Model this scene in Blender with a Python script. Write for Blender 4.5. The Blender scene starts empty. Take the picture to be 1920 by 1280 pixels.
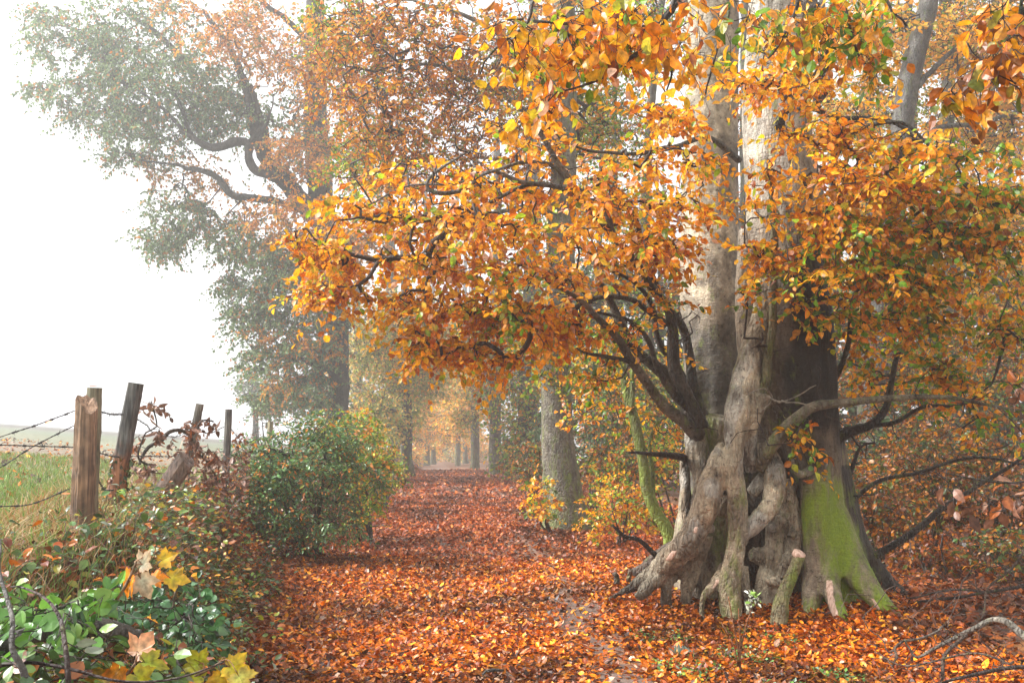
import bpy, math, random
import numpy as np
from mathutils import Vector, noise as mnoise
from mathutils.bvhtree import BVHTree

scene = bpy.context.scene
R = math.radians
rng = np.random.default_rng(11)
random.seed(11)

# ------------------------------------------------------------------ camera, world, sun, exposure
F = 1867.0; PITCH = math.atan(180 / F); CAM = np.array([0.0, 0.0, 1.55])
cam_d = bpy.data.cameras.new('camera'); cam = bpy.data.objects.new('camera', cam_d)
scene.collection.objects.link(cam); scene.camera = cam
cam.location = CAM; cam.rotation_euler = (R(90) + PITCH, 0, 0)
cam_d.sensor_width = 36; cam_d.lens = 36 * F / 1920; cam_d.clip_end = 600; cam_d.clip_start = 0.05

SUN_EL, SUN_AZ = R(40), R(-88)        # azimuth measured from +Y towards +X
world = bpy.data.worlds.new('World'); scene.world = world; world.use_nodes = True
wn = world.node_tree.nodes; wl = world.node_tree.links
bg = wn['Background']; sky = wn.new('ShaderNodeTexSky'); sky.sky_type = 'NISHITA'; sky.sun_disc = False
sky.sun_elevation = SUN_EL; sky.sun_rotation = SUN_AZ; sky.dust_density = 6; sky.air_density = 1
hs = wn.new('ShaderNodeHueSaturation'); hs.inputs['Saturation'].default_value = 0.054
mx = wn.new('ShaderNodeMix'); mx.data_type = 'RGBA'; mx.inputs['Factor'].default_value = 0.75
mx.inputs['B'].default_value = (10.5, 10.7, 11.0, 1)      # the cloud layer: even, almost white
wl.new(sky.outputs[0], hs.inputs['Color']); wl.new(hs.outputs[0], mx.inputs['A']); wl.new(mx.outputs['Result'], bg.inputs['Color'])
bg.inputs['Strength'].default_value = 0.06
sun_d = bpy.data.lights.new('sun', 'SUN'); sun_d.energy = 4.2; sun_d.angle = R(32); sun_d.color = (1, .98, .955)
sun = bpy.data.objects.new('sun', sun_d); scene.collection.objects.link(sun)
sdir = Vector((math.sin(SUN_AZ) * math.cos(SUN_EL), math.cos(SUN_AZ) * math.cos(SUN_EL), math.sin(SUN_EL)))
sun.rotation_euler = sdir.to_track_quat('Z', 'Y').to_euler()
vs = scene.view_settings; vs.view_transform = 'Standard'; vs.look = 'None'; vs.gamma = 1; vs.exposure = 1.45
cy = scene.cycles
cy.max_bounces = 7; cy.diffuse_bounces = 3; cy.glossy_bounces = 2; cy.transmission_bounces = 4
cy.volume_bounces = 4; cy.transparent_max_bounces = 8; cy.use_denoising = True; cy.use_adaptive_sampling = False; cy.sample_clamp_indirect = 3
cy.caustics_reflective = False; cy.caustics_refractive = False

# ------------------------------------------------------------------ helpers
def at(u, v, Y):
    y = (640 - v) / F; t = Y / (math.cos(PITCH) - y * math.sin(PITCH))
    return CAM + t * np.array([(u - 960) / F, math.cos(PITCH) - y * math.sin(PITCH), math.sin(PITCH) + y * math.cos(PITCH)])

def unit(a): return a / np.maximum(np.linalg.norm(a, axis=-1, keepdims=True), 1e-9)

def resample(p, r, step):
    p = np.asarray(p, float); r = np.asarray(r, float)
    if len(p) > 2:
        q = np.vstack([2 * p[0] - p[1], p, 2 * p[-1] - p[-2]]); out = []; ro = []
        for i in range(len(p) - 1):
            n = max(2, int(np.linalg.norm(p[i + 1] - p[i]) / step) + 1)
            t = np.linspace(0, 1, n, endpoint=False)[:, None]
            a, b, c, d = q[i], q[i + 1], q[i + 2], q[i + 3]
            out.append(.5 * (2 * b + (c - a) * t + (2 * a - 5 * b + 4 * c - d) * t ** 2 + (3 * b - a - 3 * c + d) * t ** 3))
            ro.append(r[i] + (r[i + 1] - r[i]) * t[:, 0])
        return np.vstack(out + [p[-1:]]), np.concatenate(ro + [r[-1:]])
    n = max(2, int(np.linalg.norm(p[1] - p[0]) / step) + 2); t = np.linspace(0, 1, n)
    return p[0] + (p[1] - p[0]) * t[:, None], r[0] + (r[1] - r[0]) * t

class MB:
    def __init__(s): s.v = []; s.q = []; s.t = []; s.c = []; s.n = 0
    def add(s, v, quads=None, tris=None, col=None):
        v = np.asarray(v, float)
        if quads is not None and len(quads): s.q.append(np.asarray(quads, int) + s.n)
        if tris is not None and len(tris): s.t.append(np.asarray(tris, int) + s.n)
        c = np.ones((len(v), 3)) * .5 if col is None else np.broadcast_to(np.asarray(col, float), (len(v), 3))
        s.v.append(v); s.c.append(c); s.n += len(v)
    def tube(s, p, r, sides=6, col=None, cap=True, rough=0.0, lobes=None):
        p = np.asarray(p, float); r = np.asarray(r, float); n = len(p)
        T = unit(np.gradient(p, axis=0)); d = p[-1] - p[0]
        ref = np.array([0, 1.0, 0]) if abs(d[1]) < .8 * np.linalg.norm(d) + 1e-9 else np.array([0, 0, 1.0])
        A = unit(np.cross(T, ref)); B = np.cross(T, A)
        th = np.arange(sides) * 2 * math.pi / sides
        rr = r[:, None] * np.ones(sides)
        if lobes is not None: rr = rr * (1 + lobes[1] * np.cos(lobes[0] * th + lobes[2])[None])
        if rough: rr = rr * (1 + rough * rng.standard_normal((n, sides)))
        v = p[:, None] + rr[..., None] * (np.cos(th)[None, :, None] * A[:, None] + np.sin(th)[None, :, None] * B[:, None])
        v = v.reshape(-1, 3); i = np.arange(n - 1)[:, None] * sides; k = np.arange(sides)[None]; k2 = (k + 1) % sides
        q = np.stack([i + k, i + k2, i + sides + k2, i + sides + k], -1).reshape(-1, 4)
        t = []
        if cap:
            v = np.vstack([v, p[:1], p[-1:]]); a = n * sides
            kk = np.arange(sides)
            t = np.vstack([np.stack([np.full(sides, a), (kk + 1) % sides, kk], -1),
                           np.stack([np.full(sides, a + 1), (n - 1) * sides + kk, (n - 1) * sides + (kk + 1) % sides], -1)])
        s.add(v, q, t, col); return s
    def mesh(s, name, mat=None, smooth=True):
        me = bpy.data.meshes.new(name); v = np.vstack(s.v)
        me.vertices.add(len(v)); me.vertices.foreach_set('co', v.astype(np.float32).ravel())
        q = np.vstack(s.q) if s.q else np.zeros((0, 4), int); t = np.vstack(s.t) if s.t else np.zeros((0, 3), int)
        me.loops.add(len(q) * 4 + len(t) * 3); me.loops.foreach_set('vertex_index', np.concatenate([q.ravel(), t.ravel()]).astype(np.int32))
        me.polygons.add(len(q) + len(t))
        me.polygons.foreach_set('loop_start', np.concatenate([np.arange(len(q)) * 4, len(q) * 4 + np.arange(len(t)) * 3]).astype(np.int32))
        me.update(calc_edges=True)
        me.polygons.foreach_set('use_smooth', np.full(len(q) + len(t), smooth))
        ca = me.color_attributes.new('Col', 'FLOAT_COLOR', 'POINT'); c = np.vstack(s.c)
        ca.data.foreach_set('color', np.hstack([c, np.ones((len(c), 1))]).astype(np.float32).ravel())
        if mat: me.materials.append(mat)
        return me
    def build(s, name, mat, parent=None, smooth=True):
        o = bpy.data.objects.new(name, s.mesh(name, mat, smooth)); scene.collection.objects.link(o)
        if parent is not None:
            o.parent = parent; o.matrix_parent_inverse = parent.matrix_basis.inverted()
        return o

def build2(name, leaf, twig, mat_l, mat_t, parent):
    m = MB(); nt = 0
    for b in (twig, leaf):
        if b.v: m.v += b.v; m.c += b.c; m.q += [q + m.n for q in b.q]; m.t += [t + m.n for t in b.t]; m.n += b.n
    o = m.build(name, mat_l, parent, False); o.data.materials.append(mat_t)
    nv = sum(len(v) for v in twig.v); P = o.data.polygons; st = np.zeros(len(P), np.int32); P.foreach_get('loop_start', st)
    lv_ = np.zeros(len(o.data.loops), np.int32); o.data.loops.foreach_get('vertex_index', lv_); tw_ = lv_[st] < nv
    P.foreach_set('material_index', tw_.astype(np.int32)); P.foreach_set('use_smooth', tw_); return o

def empty(name, loc=(0, 0, 0)):
    o = bpy.data.objects.new(name, None); scene.collection.objects.link(o); o.location = loc; o.empty_display_size = .2; return o

def tag(o, label=None, cat=None, group=None, kind=None):
    for k, x in (('label', label), ('category', cat), ('group', group), ('kind', kind)):
        if x: o[k] = x
    return o

# ------------------------------------------------------------------ materials
def newmat(name):
    m = bpy.data.materials.new(name); m.use_nodes = True; n = m.node_tree.nodes; l = m.node_tree.links
    return m, n, l, n['Principled BSDF'], n['Material Output']

def leaf_mat(name, rough=.35, trans=.4, spec=.5, mott=.35, scale=40):
    m, n, l, b, out = newmat(name)
    a = n.new('ShaderNodeAttribute'); a.attribute_name = 'Col'
    tc = n.new('ShaderNodeTexCoord'); nz = n.new('ShaderNodeTexNoise'); nz.inputs['Scale'].default_value = scale; nz.inputs['Detail'].default_value = 3
    l.new(tc.outputs['Object'], nz.inputs['Vector'])
    mr = n.new('ShaderNodeMapRange'); mr.inputs['From Min'].default_value = .3; mr.inputs['From Max'].default_value = .7
    mr.inputs['To Min'].default_value = 1 - mott; mr.inputs['To Max'].default_value = 1 + mott * .4
    l.new(nz.outputs['Fac'], mr.inputs['Value'])
    mm = n.new('ShaderNodeVectorMath'); mm.operation = 'SCALE'; l.new(a.outputs['Color'], mm.inputs[0]); l.new(mr.outputs[0], mm.inputs['Scale'])
    l.new(mm.outputs[0], b.inputs['Base Color']); b.inputs['Roughness'].default_value = rough; b.inputs['Specular IOR Level'].default_value = spec
    tr = n.new('ShaderNodeBsdfTranslucent'); l.new(mm.outputs[0], tr.inputs['Color'])
    ms = n.new('ShaderNodeMixShader'); ms.inputs[0].default_value = trans
    l.new(b.outputs[0], ms.inputs[1]); l.new(tr.outputs[0], ms.inputs[2]); l.new(ms.outputs[0], out.inputs['Surface'])
    return m

def bark_mat(name, vor=.38, moss=(.10, .17, .012), zs=.42, bump=.6, rough=.75, use_alpha=True, scale=9):
    """Colour comes from the mesh's own bark colour ('Col'), moss from the attribute 'Moss'."""
    m, n, l, b, out = newmat(name)
    a = n.new('ShaderNodeAttribute'); a.attribute_name = 'Col'
    mo = n.new('ShaderNodeAttribute'); mo.attribute_name = 'Moss'
    tc = n.new('ShaderNodeTexCoord'); mp = n.new('ShaderNodeMapping'); mp.inputs['Scale'].default_value = (1, 1, zs)
    l.new(tc.outputs['Object'], mp.inputs['Vector'])
    n1 = n.new('ShaderNodeTexNoise'); n1.inputs['Scale'].default_value = scale; n1.inputs['Detail'].default_value = 7; n1.inputs['Roughness'].default_value = .65
    n2 = n.new('ShaderNodeTexNoise'); n2.inputs['Scale'].default_value = 3.2; n2.inputs['Detail'].default_value = 5
    n3 = n.new('ShaderNodeTexNoise'); n3.inputs['Scale'].default_value = 60; n3.inputs['Detail'].default_value = 4
    vo = n.new('ShaderNodeTexVoronoi'); vo.inputs['Scale'].default_value = 26; vo.feature = 'DISTANCE_TO_EDGE'
    for x in (n1, vo): l.new(mp.outputs[0], x.inputs['Vector'])
    for x in (n2, n3): l.new(tc.outputs['Object'], x.inputs['Vector'])
    cr = n.new('ShaderNodeValToRGB'); e = cr.color_ramp.elements; e[0].position = .32; e[0].color = (.30, .27, .24, 1); e[1].position = .66; e[1].color = (1.3, 1.26, 1.2, 1)
    e.new(.5).color = (.85, .84, .82, 1)
    l.new(n1.outputs['Fac'], cr.inputs['Fac'])
    m1 = n.new('ShaderNodeMix'); m1.data_type = 'RGBA'; m1.blend_type = 'MULTIPLY'; m1.inputs['Factor'].default_value = 1
    l.new(a.outputs['Color'], m1.inputs['A']); l.new(cr.outputs[0], m1.inputs['B'])
    # pale lichen and dark damp blotches
    c2 = n.new('ShaderNodeValToRGB'); e = c2.color_ramp.elements; e[0].position = .34; e[0].color = (.55, .53, .5, 1); e[1].position = .66; e[1].color = (1.45, 1.48, 1.45, 1)
    l.new(n2.outputs['Fac'], c2.inputs['Fac'])
    m2 = n.new('ShaderNodeMix'); m2.data_type = 'RGBA'; m2.blend_type = 'MULTIPLY'; m2.inputs['Factor'].default_value = .8
    l.new(m1.outputs['Result'], m2.inputs['A']); l.new(c2.outputs[0], m2.inputs['B'])
    n5 = n.new('ShaderNodeTexNoise'); n5.inputs['Scale'].default_value = 24; n5.inputs['Detail'].default_value = 8; n5.inputs['Roughness'].default_value = .75; l.new(tc.outputs['Object'], n5.inputs['Vector'])
    c5 = n.new('ShaderNodeValToRGB'); e = c5.color_ramp.elements; e[0].position = .36; e[0].color = (.22, .2, .18, 1); e[1].position = .66; e[1].color = (1.75, 1.8, 1.8, 1)
    e.new(.44).color = (.9, .9, .9, 1); e.new(.58).color = (1.0, 1.0, 1.0, 1); l.new(n5.outputs['Fac'], c5.inputs['Fac'])
    m5 = n.new('ShaderNodeMix'); m5.data_type = 'RGBA'; m5.blend_type = 'MULTIPLY'; m5.inputs['Factor'].default_value = 1
    l.new(m2.outputs['Result'], m5.inputs['A']); l.new(c5.outputs[0], m5.inputs['B']); m2 = m5
    # moss
    nm = n.new('ShaderNodeTexNoise'); nm.inputs['Scale'].default_value = 11; nm.inputs['Detail'].default_value = 9; nm.inputs['Roughness'].default_value = .72; l.new(mp.outputs[0], nm.inputs['Vector'])
    ad = n.new('ShaderNodeMath'); ad.operation = 'ADD'; l.new(mo.outputs['Fac'], ad.inputs[0])
    sb = n.new('ShaderNodeMath'); sb.operation = 'MULTIPLY_ADD'; sb.inputs[1].default_value = 2.4; sb.inputs[2].default_value = -1.2
    l.new(nm.outputs['Fac'], sb.inputs[0]); l.new(sb.outputs[0], ad.inputs[1])
    mr = n.new('ShaderNodeMapRange'); mr.inputs['From Min'].default_value = .2; mr.inputs['From Max'].default_value = .85; mr.clamp = True
    l.new(ad.outputs[0], mr.inputs['Value'])
    mk = n.new('ShaderNodeMath'); mk.operation = 'MULTIPLY'; l.new(mr.outputs[0], mk.inputs[0])
    gt = n.new('ShaderNodeMath'); gt.operation = 'GREATER_THAN'; gt.inputs[1].default_value = .01; l.new(mo.outputs['Fac'], gt.inputs[0]); l.new(gt.outputs[0], mk.inputs[1])
    m3 = n.new('ShaderNodeMix'); m3.data_type = 'RGBA'; l.new(mk.outputs[0], m3.inputs['Factor']); l.new(m2.outputs['Result'], m3.inputs['A'])
    mc = n.new('ShaderNodeMix'); mc.data_type = 'RGBA'; l.new(n3.outputs['Fac'], mc.inputs['Factor'])
    mc.inputs['A'].default_value = (moss[0] * .55, moss[1] * .6, moss[2], 1); mc.inputs['B'].default_value = (moss[0] * 1.6, moss[1] * 1.5, moss[2] * 1.5, 1)
    l.new(mc.outputs['Result'], m3.inputs['B'])
    l.new(m3.outputs['Result'], b.inputs['Base Color']); b.inputs['Roughness'].default_value = rough; b.inputs['Specular IOR Level'].default_value = .35
    h = n.new('ShaderNodeMath'); h.operation = 'MULTIPLY_ADD'; h.inputs[1].default_value = vor
    vm = n.new('ShaderNodeMapRange'); vm.inputs['From Max'].default_value = .25; l.new(vo.outputs['Distance'], vm.inputs['Value'])
    l.new(vm.outputs[0], h.inputs[0]); l.new(n1.outputs['Fac'], h.inputs[2])
    h2 = n.new('ShaderNodeMath'); h2.operation = 'MULTIPLY_ADD'; h2.inputs[1].default_value = .35; l.new(n3.outputs['Fac'], h2.inputs[0]); l.new(h.outputs[0], h2.inputs[2])
    mq = n.new('ShaderNodeMapping'); mq.inputs['Scale'].default_value = (5, 5, 34); l.new(tc.outputs['Object'], mq.inputs['Vector'])
    n4 = n.new('ShaderNodeTexNoise'); n4.inputs['Scale'].default_value = 1.6; n4.inputs['Detail'].default_value = 6; n4.inputs['Roughness'].default_value = .7; l.new(mq.outputs[0], n4.inputs['Vector'])
    h3 = n.new('ShaderNodeMath'); h3.operation = 'MULTIPLY_ADD'; h3.inputs[1].default_value = .55; l.new(n4.outputs['Fac'], h3.inputs[0]); l.new(h2.outputs[0], h3.inputs[2]); h2 = h3
    bp = n.new('ShaderNodeBump'); bp.inputs['Strength'].default_value = bump; bp.inputs['Distance'].default_value = .045
    l.new(h2.outputs[0], bp.inputs['Height']); l.new(bp.outputs[0], b.inputs['Normal'])
    return m

def wood_mat(name):
    m, n, l, b, out = newmat(name)
    a = n.new('ShaderNodeAttribute'); a.attribute_name = 'Col'
    tc = n.new('ShaderNodeTexCoord'); mp = n.new('ShaderNodeMapping'); mp.inputs['Scale'].default_value = (1, 1, .06)
    l.new(tc.outputs['Object'], mp.inputs['Vector'])
    n1 = n.new('ShaderNodeTexNoise'); n1.inputs['Scale'].default_value = 75; n1.inputs['Detail'].default_value = 6; l.new(mp.outputs[0], n1.inputs['Vector'])
    n2 = n.new('ShaderNodeTexNoise'); n2.inputs['Scale'].default_value = 9; n2.inputs['Detail'].default_value = 5; l.new(tc.outputs['Object'], n2.inputs['Vector'])
    cr = n.new('ShaderNodeValToRGB'); e = cr.color_ramp.elements; e[0].position = .33; e[0].color = (.28, .26, .25, 1); e[1].position = .62; e[1].color = (1.25, 1.2, 1.15, 1)
    l.new(n1.outputs['Fac'], cr.inputs['Fac'])
    c2 = n.new('ShaderNodeValToRGB'); e = c2.color_ramp.elements; e[0].position = .38; e[0].color = (.45, .45, .47, 1); e[1].position = .6; e[1].color = (1.1, 1.1, 1.1, 1)
    l.new(n2.outputs['Fac'], c2.inputs['Fac'])
    m1 = n.new('ShaderNodeMix'); m1.data_type = 'RGBA'; m1.blend_type = 'MULTIPLY'; m1.inputs['Factor'].default_value = .9
    l.new(a.outputs['Color'], m1.inputs['A']); l.new(cr.outputs[0], m1.inputs['B'])
    m2 = n.new('ShaderNodeMix'); m2.data_type = 'RGBA'; m2.blend_type = 'MULTIPLY'; m2.inputs['Factor'].default_value = .8
    l.new(m1.outputs['Result'], m2.inputs['A']); l.new(c2.outputs[0], m2.inputs['B']); l.new(m2.outputs['Result'], b.inputs['Base Color'])
    b.inputs['Roughness'].default_value = .8
    bp = n.new('ShaderNodeBump'); bp.inputs['Strength'].default_value = .8; bp.inputs['Distance'].default_value = .01; l.new(n1.outputs['Fac'], bp.inputs['Height']); l.new(bp.outputs[0], b.inputs['Normal'])
    return m

def soil_mat(name, cols, scale=18, bump=.6, rough=.85, big=None):
    """ground: voronoi cells read as fallen leaves seen from afar, over noise soil"""
    m, n, l, b, out = newmat(name)
    tc = n.new('ShaderNodeTexCoord'); vo = n.new('ShaderNodeTexVoronoi'); vo.inputs['Scale'].default_value = scale; vo.inputs['Randomness'].default_value = 1
    l.new(tc.outputs['Object'], vo.inputs['Vector'])
    sp = n.new('ShaderNodeSeparateColor'); l.new(vo.outputs['Color'], sp.inputs[0])
    cr = n.new('ShaderNodeValToRGB'); cr.color_ramp.interpolation = 'CONSTANT'
    e = cr.color_ramp.elements; e[0].position = 0; e[0].color = (*cols[0], 1); e[1].position = 1 / len(cols); e[1].color = (*cols[1], 1)
    for i, c in enumerate(cols[2:]): e.new((i + 2) / len(cols)).color = (*c, 1)
    l.new(sp.outputs[0], cr.inputs['Fac'])
    last = cr.outputs[0]
    nz = n.new('ShaderNodeTexNoise'); nz.inputs['Scale'].default_value = .9; nz.inputs['Detail'].default_value = 6; l.new(tc.outputs['Object'], nz.inputs['Vector'])
    if big is not None:
        mr = n.new('ShaderNodeMapRange'); mr.inputs['From Min'].default_value = .4; mr.inputs['From Max'].default_value = .6; l.new(nz.outputs['Fac'], mr.inputs['Value'])
        mm = n.new('ShaderNodeMix'); mm.data_type = 'RGBA'; l.new(mr.outputs[0], mm.inputs['Factor']); l.new(last, mm.inputs['A']); mm.inputs['B'].default_value = (*big, 1); last = mm.outputs['Result']
    l.new(last, b.inputs['Base Color']); b.inputs['Roughness'].default_value = rough
    n3 = n.new('ShaderNodeTexNoise'); n3.inputs['Scale'].default_value = 30; n3.inputs['Detail'].default_value = 6; l.new(tc.outputs['Object'], n3.inputs['Vector'])
    bp = n.new('ShaderNodeBump'); bp.inputs['Strength'].default_value = bump; bp.inputs['Distance'].default_value = .03
    l.new(n3.outputs['Fac'], bp.inputs['Height']); l.new(bp.outputs[0], b.inputs['Normal'])
    return m

M_leaf = leaf_mat('beech_leaf', .33, .5, .55, .5, 45)
M_far = leaf_mat('distant_leaf', .45, .4, .4, .2, 6)
M_green = leaf_mat('glossy_green_leaf', .3, .25, .6, .3, 30)
M_litter = leaf_mat('fallen_leaf', .42, .12, .35, .55, 60)
M_grass = leaf_mat('grass_blade', .5, .35, .3, .2, 20)
M_bark = bark_mat('beech_bark', moss=(.17, .23, .025), bump=1.0, rough=.6)
M_smooth = bark_mat('smooth_beech_bark', vor=.05, moss=(.18, .25, .025), bump=.55, zs=.7, rough=.6)
M_mossy = bark_mat('mossy_beech_bark', vor=.16, moss=(.19, .27, .018), bump=.95, zs=.3, rough=.65)
M_twig = bark_mat('twig_bark', moss=(.09, .12, .02), zs=1, bump=.4, rough=.6, scale=25)
M_oakbark = bark_mat('oak_bark', moss=(.08, .11, .03), zs=.3, bump=.9, rough=.85, scale=14)
M_wood = wood_mat('weathered_wood')
M_wire = newmat('rusty_wire')[0]; M_wire.node_tree.nodes['Principled BSDF'].inputs['Base Color'].default_value = (.03, .024, .022, 1)
M_wire.node_tree.nodes['Principled BSDF'].inputs['Roughness'].default_value = .6

# ------------------------------------------------------------------ terrain
def pl(y): return np.interp(y, [-15, 0, 3, 5, 6.3, 8.7, 12.6, 22, 30, 44, 60, 100, 165], [-.9, -.9, -1.0, -1.45, -1.75, -2.35, -2.8, -3.3, -3.6, -4.2, -5.3, -9, -16])
def pr(y): return np.interp(y, [-15, 0, 6.3, 12, 22, 30, 44, 60, 100, 165], [1, 1, .9, .75, .6, -.3, -1.9, -3.5, -7, -14])
def fl(y): return np.interp(y, [-15, 0, 3, 5.4, 7.3, 10, 13, 22, 30, 44, 60, 100, 165], [-3, -2.9, -2.6, -2.2, -2.75, -3.2, -3.65, -4.4, -4.8, -5.5, -6.6, -10.3, -17.5])
def gz(x, y):
    x = np.asarray(x, float); y = np.asarray(y, float)
    t = np.clip((pl(y) - x) / (pl(y) - fl(y)), 0, 1); s = t * t * (3 - 2 * t)
    z = .93 * s + .072 * np.maximum(0, fl(y) - x)
    z = z + .025 * np.sin(x * 1.7 + 1.3 * np.sin(y * .9)) + .02 * np.sin(y * 1.3 + x * .8)
    d = np.maximum(0, x - 2.2); z = z - .22 * (1 - np.exp(-d * .35)) + .12 * np.sin(x * .33) * np.sin(y * .21) * np.clip(d, 0, 1)
    z = z - .014 * np.maximum(0, y - 30)
    z = z + .10 * np.exp(-(((x - 2.2) / 1.3) ** 2 + ((y - 9.3) / 1.0) ** 2))
    return z

def sheet(name, ys, xf, cols, mat, dz=0.0):
    X = np.array([xf(y) for y in ys]); Y = np.repeat(ys[:, None], X.shape[1], 1); Z = gz(X, Y) + dz
    v = np.stack([X, Y, Z], -1).reshape(-1, 3); m = X.shape[1]; i = np.arange(len(ys) - 1)[:, None] * m; k = np.arange(m - 1)[None]
    q = np.stack([i + k, i + k + 1, i + m + k + 1, i + m + k], -1).reshape(-1, 4)
    if v[1, 0] < v[0, 0]: q = q[:, ::-1]
    b = MB(); b.add(v, q); o = b.build(name, mat); tag(o, kind='structure'); return o

ys = np.concatenate([np.arange(-10, 3, 1.0), np.arange(3, 20, .2), np.arange(20, 50, .8), np.arange(50, 161, 3)])
sx = np.concatenate([np.linspace(0, 12, 80), np.geomspace(12.6, 150, 40)])
M_floor = soil_mat('woodland_soil', [(.10, .035, .012), (.20, .062, .014), (.28, .095, .018), (.14, .045, .014), (.06, .03, .015), (.32, .13, .03)], 14, big=(.075, .035, .016))
sheet('ground', ys, lambda y: fl(y) + sx, 0, M_floor)
M_path = soil_mat('muddy_path', [(.16, .052, .014), (.22, .07, .015), (.11, .07, .055), (.28, .10, .02), (.12, .08, .065)], 16, big=(.13, .085, .065))
sheet('path', ys, lambda y: pl(y) + (pr(y) - pl(y)) * np.linspace(.02, 1, 30), 0, M_path, .014)

def field_mat():
    m, n, l, b, out = newmat('field_soil'); tc = n.new('ShaderNodeTexCoord'); sp = n.new('ShaderNodeSeparateXYZ'); l.new(tc.outputs['Object'], sp.inputs[0])
    nz = n.new('ShaderNodeTexNoise'); nz.inputs['Scale'].default_value = .35; nz.inputs['Detail'].default_value = 8; nz.inputs['Roughness'].default_value = .7
    l.new(tc.outputs['Object'], nz.inputs['Vector'])
    ad = n.new('ShaderNodeMath'); ad.operation = 'MULTIPLY_ADD'; ad.inputs[1].default_value = 8; l.new(nz.outputs['Fac'], ad.inputs[0]); l.new(sp.outputs[1], ad.inputs[2])
    mr = n.new('ShaderNodeMapRange'); mr.inputs['From Min'].default_value = 0; mr.inputs['From Max'].default_value = 60; l.new(ad.outputs[0], mr.inputs['Value'])
    cr = n.new('ShaderNodeValToRGB'); e = cr.color_ramp.elements
    e[0].position = 0; e[0].color = (.10, .13, .03, 1); e[1].position = 1; e[1].color = (.07, .06, .05, 1)
    for p, c in ((.25, (.11, .16, .04)), (.30, (.19, .14, .085)), (.40, (.18, .14, .095)), (.48, (.17, .17, .11)), (.7, (.13, .15, .10)), (.88, (.12, .12, .09))): e.new(p).color = (*c, 1)
    l.new(mr.outputs[0], cr.inputs['Fac'])
    n2 = n.new('ShaderNodeTexNoise'); n2.inputs['Scale'].default_value = 9; n2.inputs['Detail'].default_value = 6; l.new(tc.outputs['Object'], n2.inputs['Vector'])
    r2 = n.new('ShaderNodeMapRange'); r2.inputs['To Min'].default_value = .5; r2.inputs['To Max'].default_value = 1.5; l.new(n2.outputs['Fac'], r2.inputs['Value'])
    sc = n.new('ShaderNodeVectorMath'); sc.operation = 'SCALE'; l.new(cr.outputs[0], sc.inputs[0]); l.new(r2.outputs[0], sc.inputs['Scale'])
    l.new(sc.outputs[0], b.inputs['Base Color']); b.inputs['Roughness'].default_value = .95
    bp = n.new('ShaderNodeBump'); bp.inputs['Strength'].default_value = .7; bp.inputs['Distance'].default_value = .06; l.new(n2.outputs['Fac'], bp.inputs['Height']); l.new(bp.outputs[0], b.inputs['Normal'])
    return m
sheet('field', ys, lambda y: fl(y) - sx, 0, field_mat())

# ------------------------------------------------------------------ leaves
def T_beech():
    v = np.array([[0, 0, 0], [.16, .20, .05], [.16, -.20, .05], [.16, 0, .01], [.42, .33, .08], [.42, -.33, .08], [.42, 0, 0], [.74, .25, .04], [.74, -.25, .04], [.74, 0, -.03], [1, 0, -.09]])
    return v, [[3, 6, 4, 1], [3, 2, 5, 6], [6, 9, 7, 4], [6, 5, 8, 9]], [[0, 3, 1], [0, 2, 3], [9, 10, 7], [9, 8, 10]], np.array([.3, .9, .9, 0, 1, 1, 0, 1, 1, 0, 1])
def T_far():
    return np.array([[0, 0, 0], [.5, .34, .09], [.5, -.34, .09], [1, 0, -.04]]), [], [[0, 3, 1], [0, 2, 3]], np.array([0, 1, 1, .6])
def T_maple():
    ang = [180, 165, 142, 130, 120, 108, 95, 80, 71, 60, 50, 42, 34, 24, 14, 0]; rad = [.06, .28, .42, .38, .50, .43, .40, .60, .60, .80, .64, .60, .48, .68, .74, .98]
    pts = [(math.cos(R(a)) * r, math.sin(R(a)) * r) for a, r in zip(ang, rad)]
    ring = pts + [(x, -y) for x, y in pts[-2:0:-1]]
    v = [(.12, 0, 0)] + [(x + .12, y * 1.05, .10 * abs(y) - .10 * x * x) for x, y in ring]; n = len(ring)
    v = np.array(v); v[:, 0] += .05
    return v, [], [[0, 1 + (i + 1) % n, 1 + i] for i in range(n)], np.concatenate([[0], np.full(n, 1.)])
def T_holly():
    v = np.array([[0, 0, 0], [.25, .16, .05], [.25, -.16, .05], [.55, .22, .07], [.55, -.22, .07], [.8, .12, .03], [.8, -.12, .03], [1, 0, -.04], [.4, 0, -.02]])
    return v, [], [[8, 1, 0], [8, 0, 2], [8, 3, 1], [8, 2, 4], [8, 5, 3], [8, 4, 6], [8, 7, 5], [8, 6, 7]], np.array([0, 1, 1, 1, 1, 1, 1, 1, 0])
TB, TF, TM, TH = T_beech(), T_far(), T_maple(), T_holly()

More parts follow.
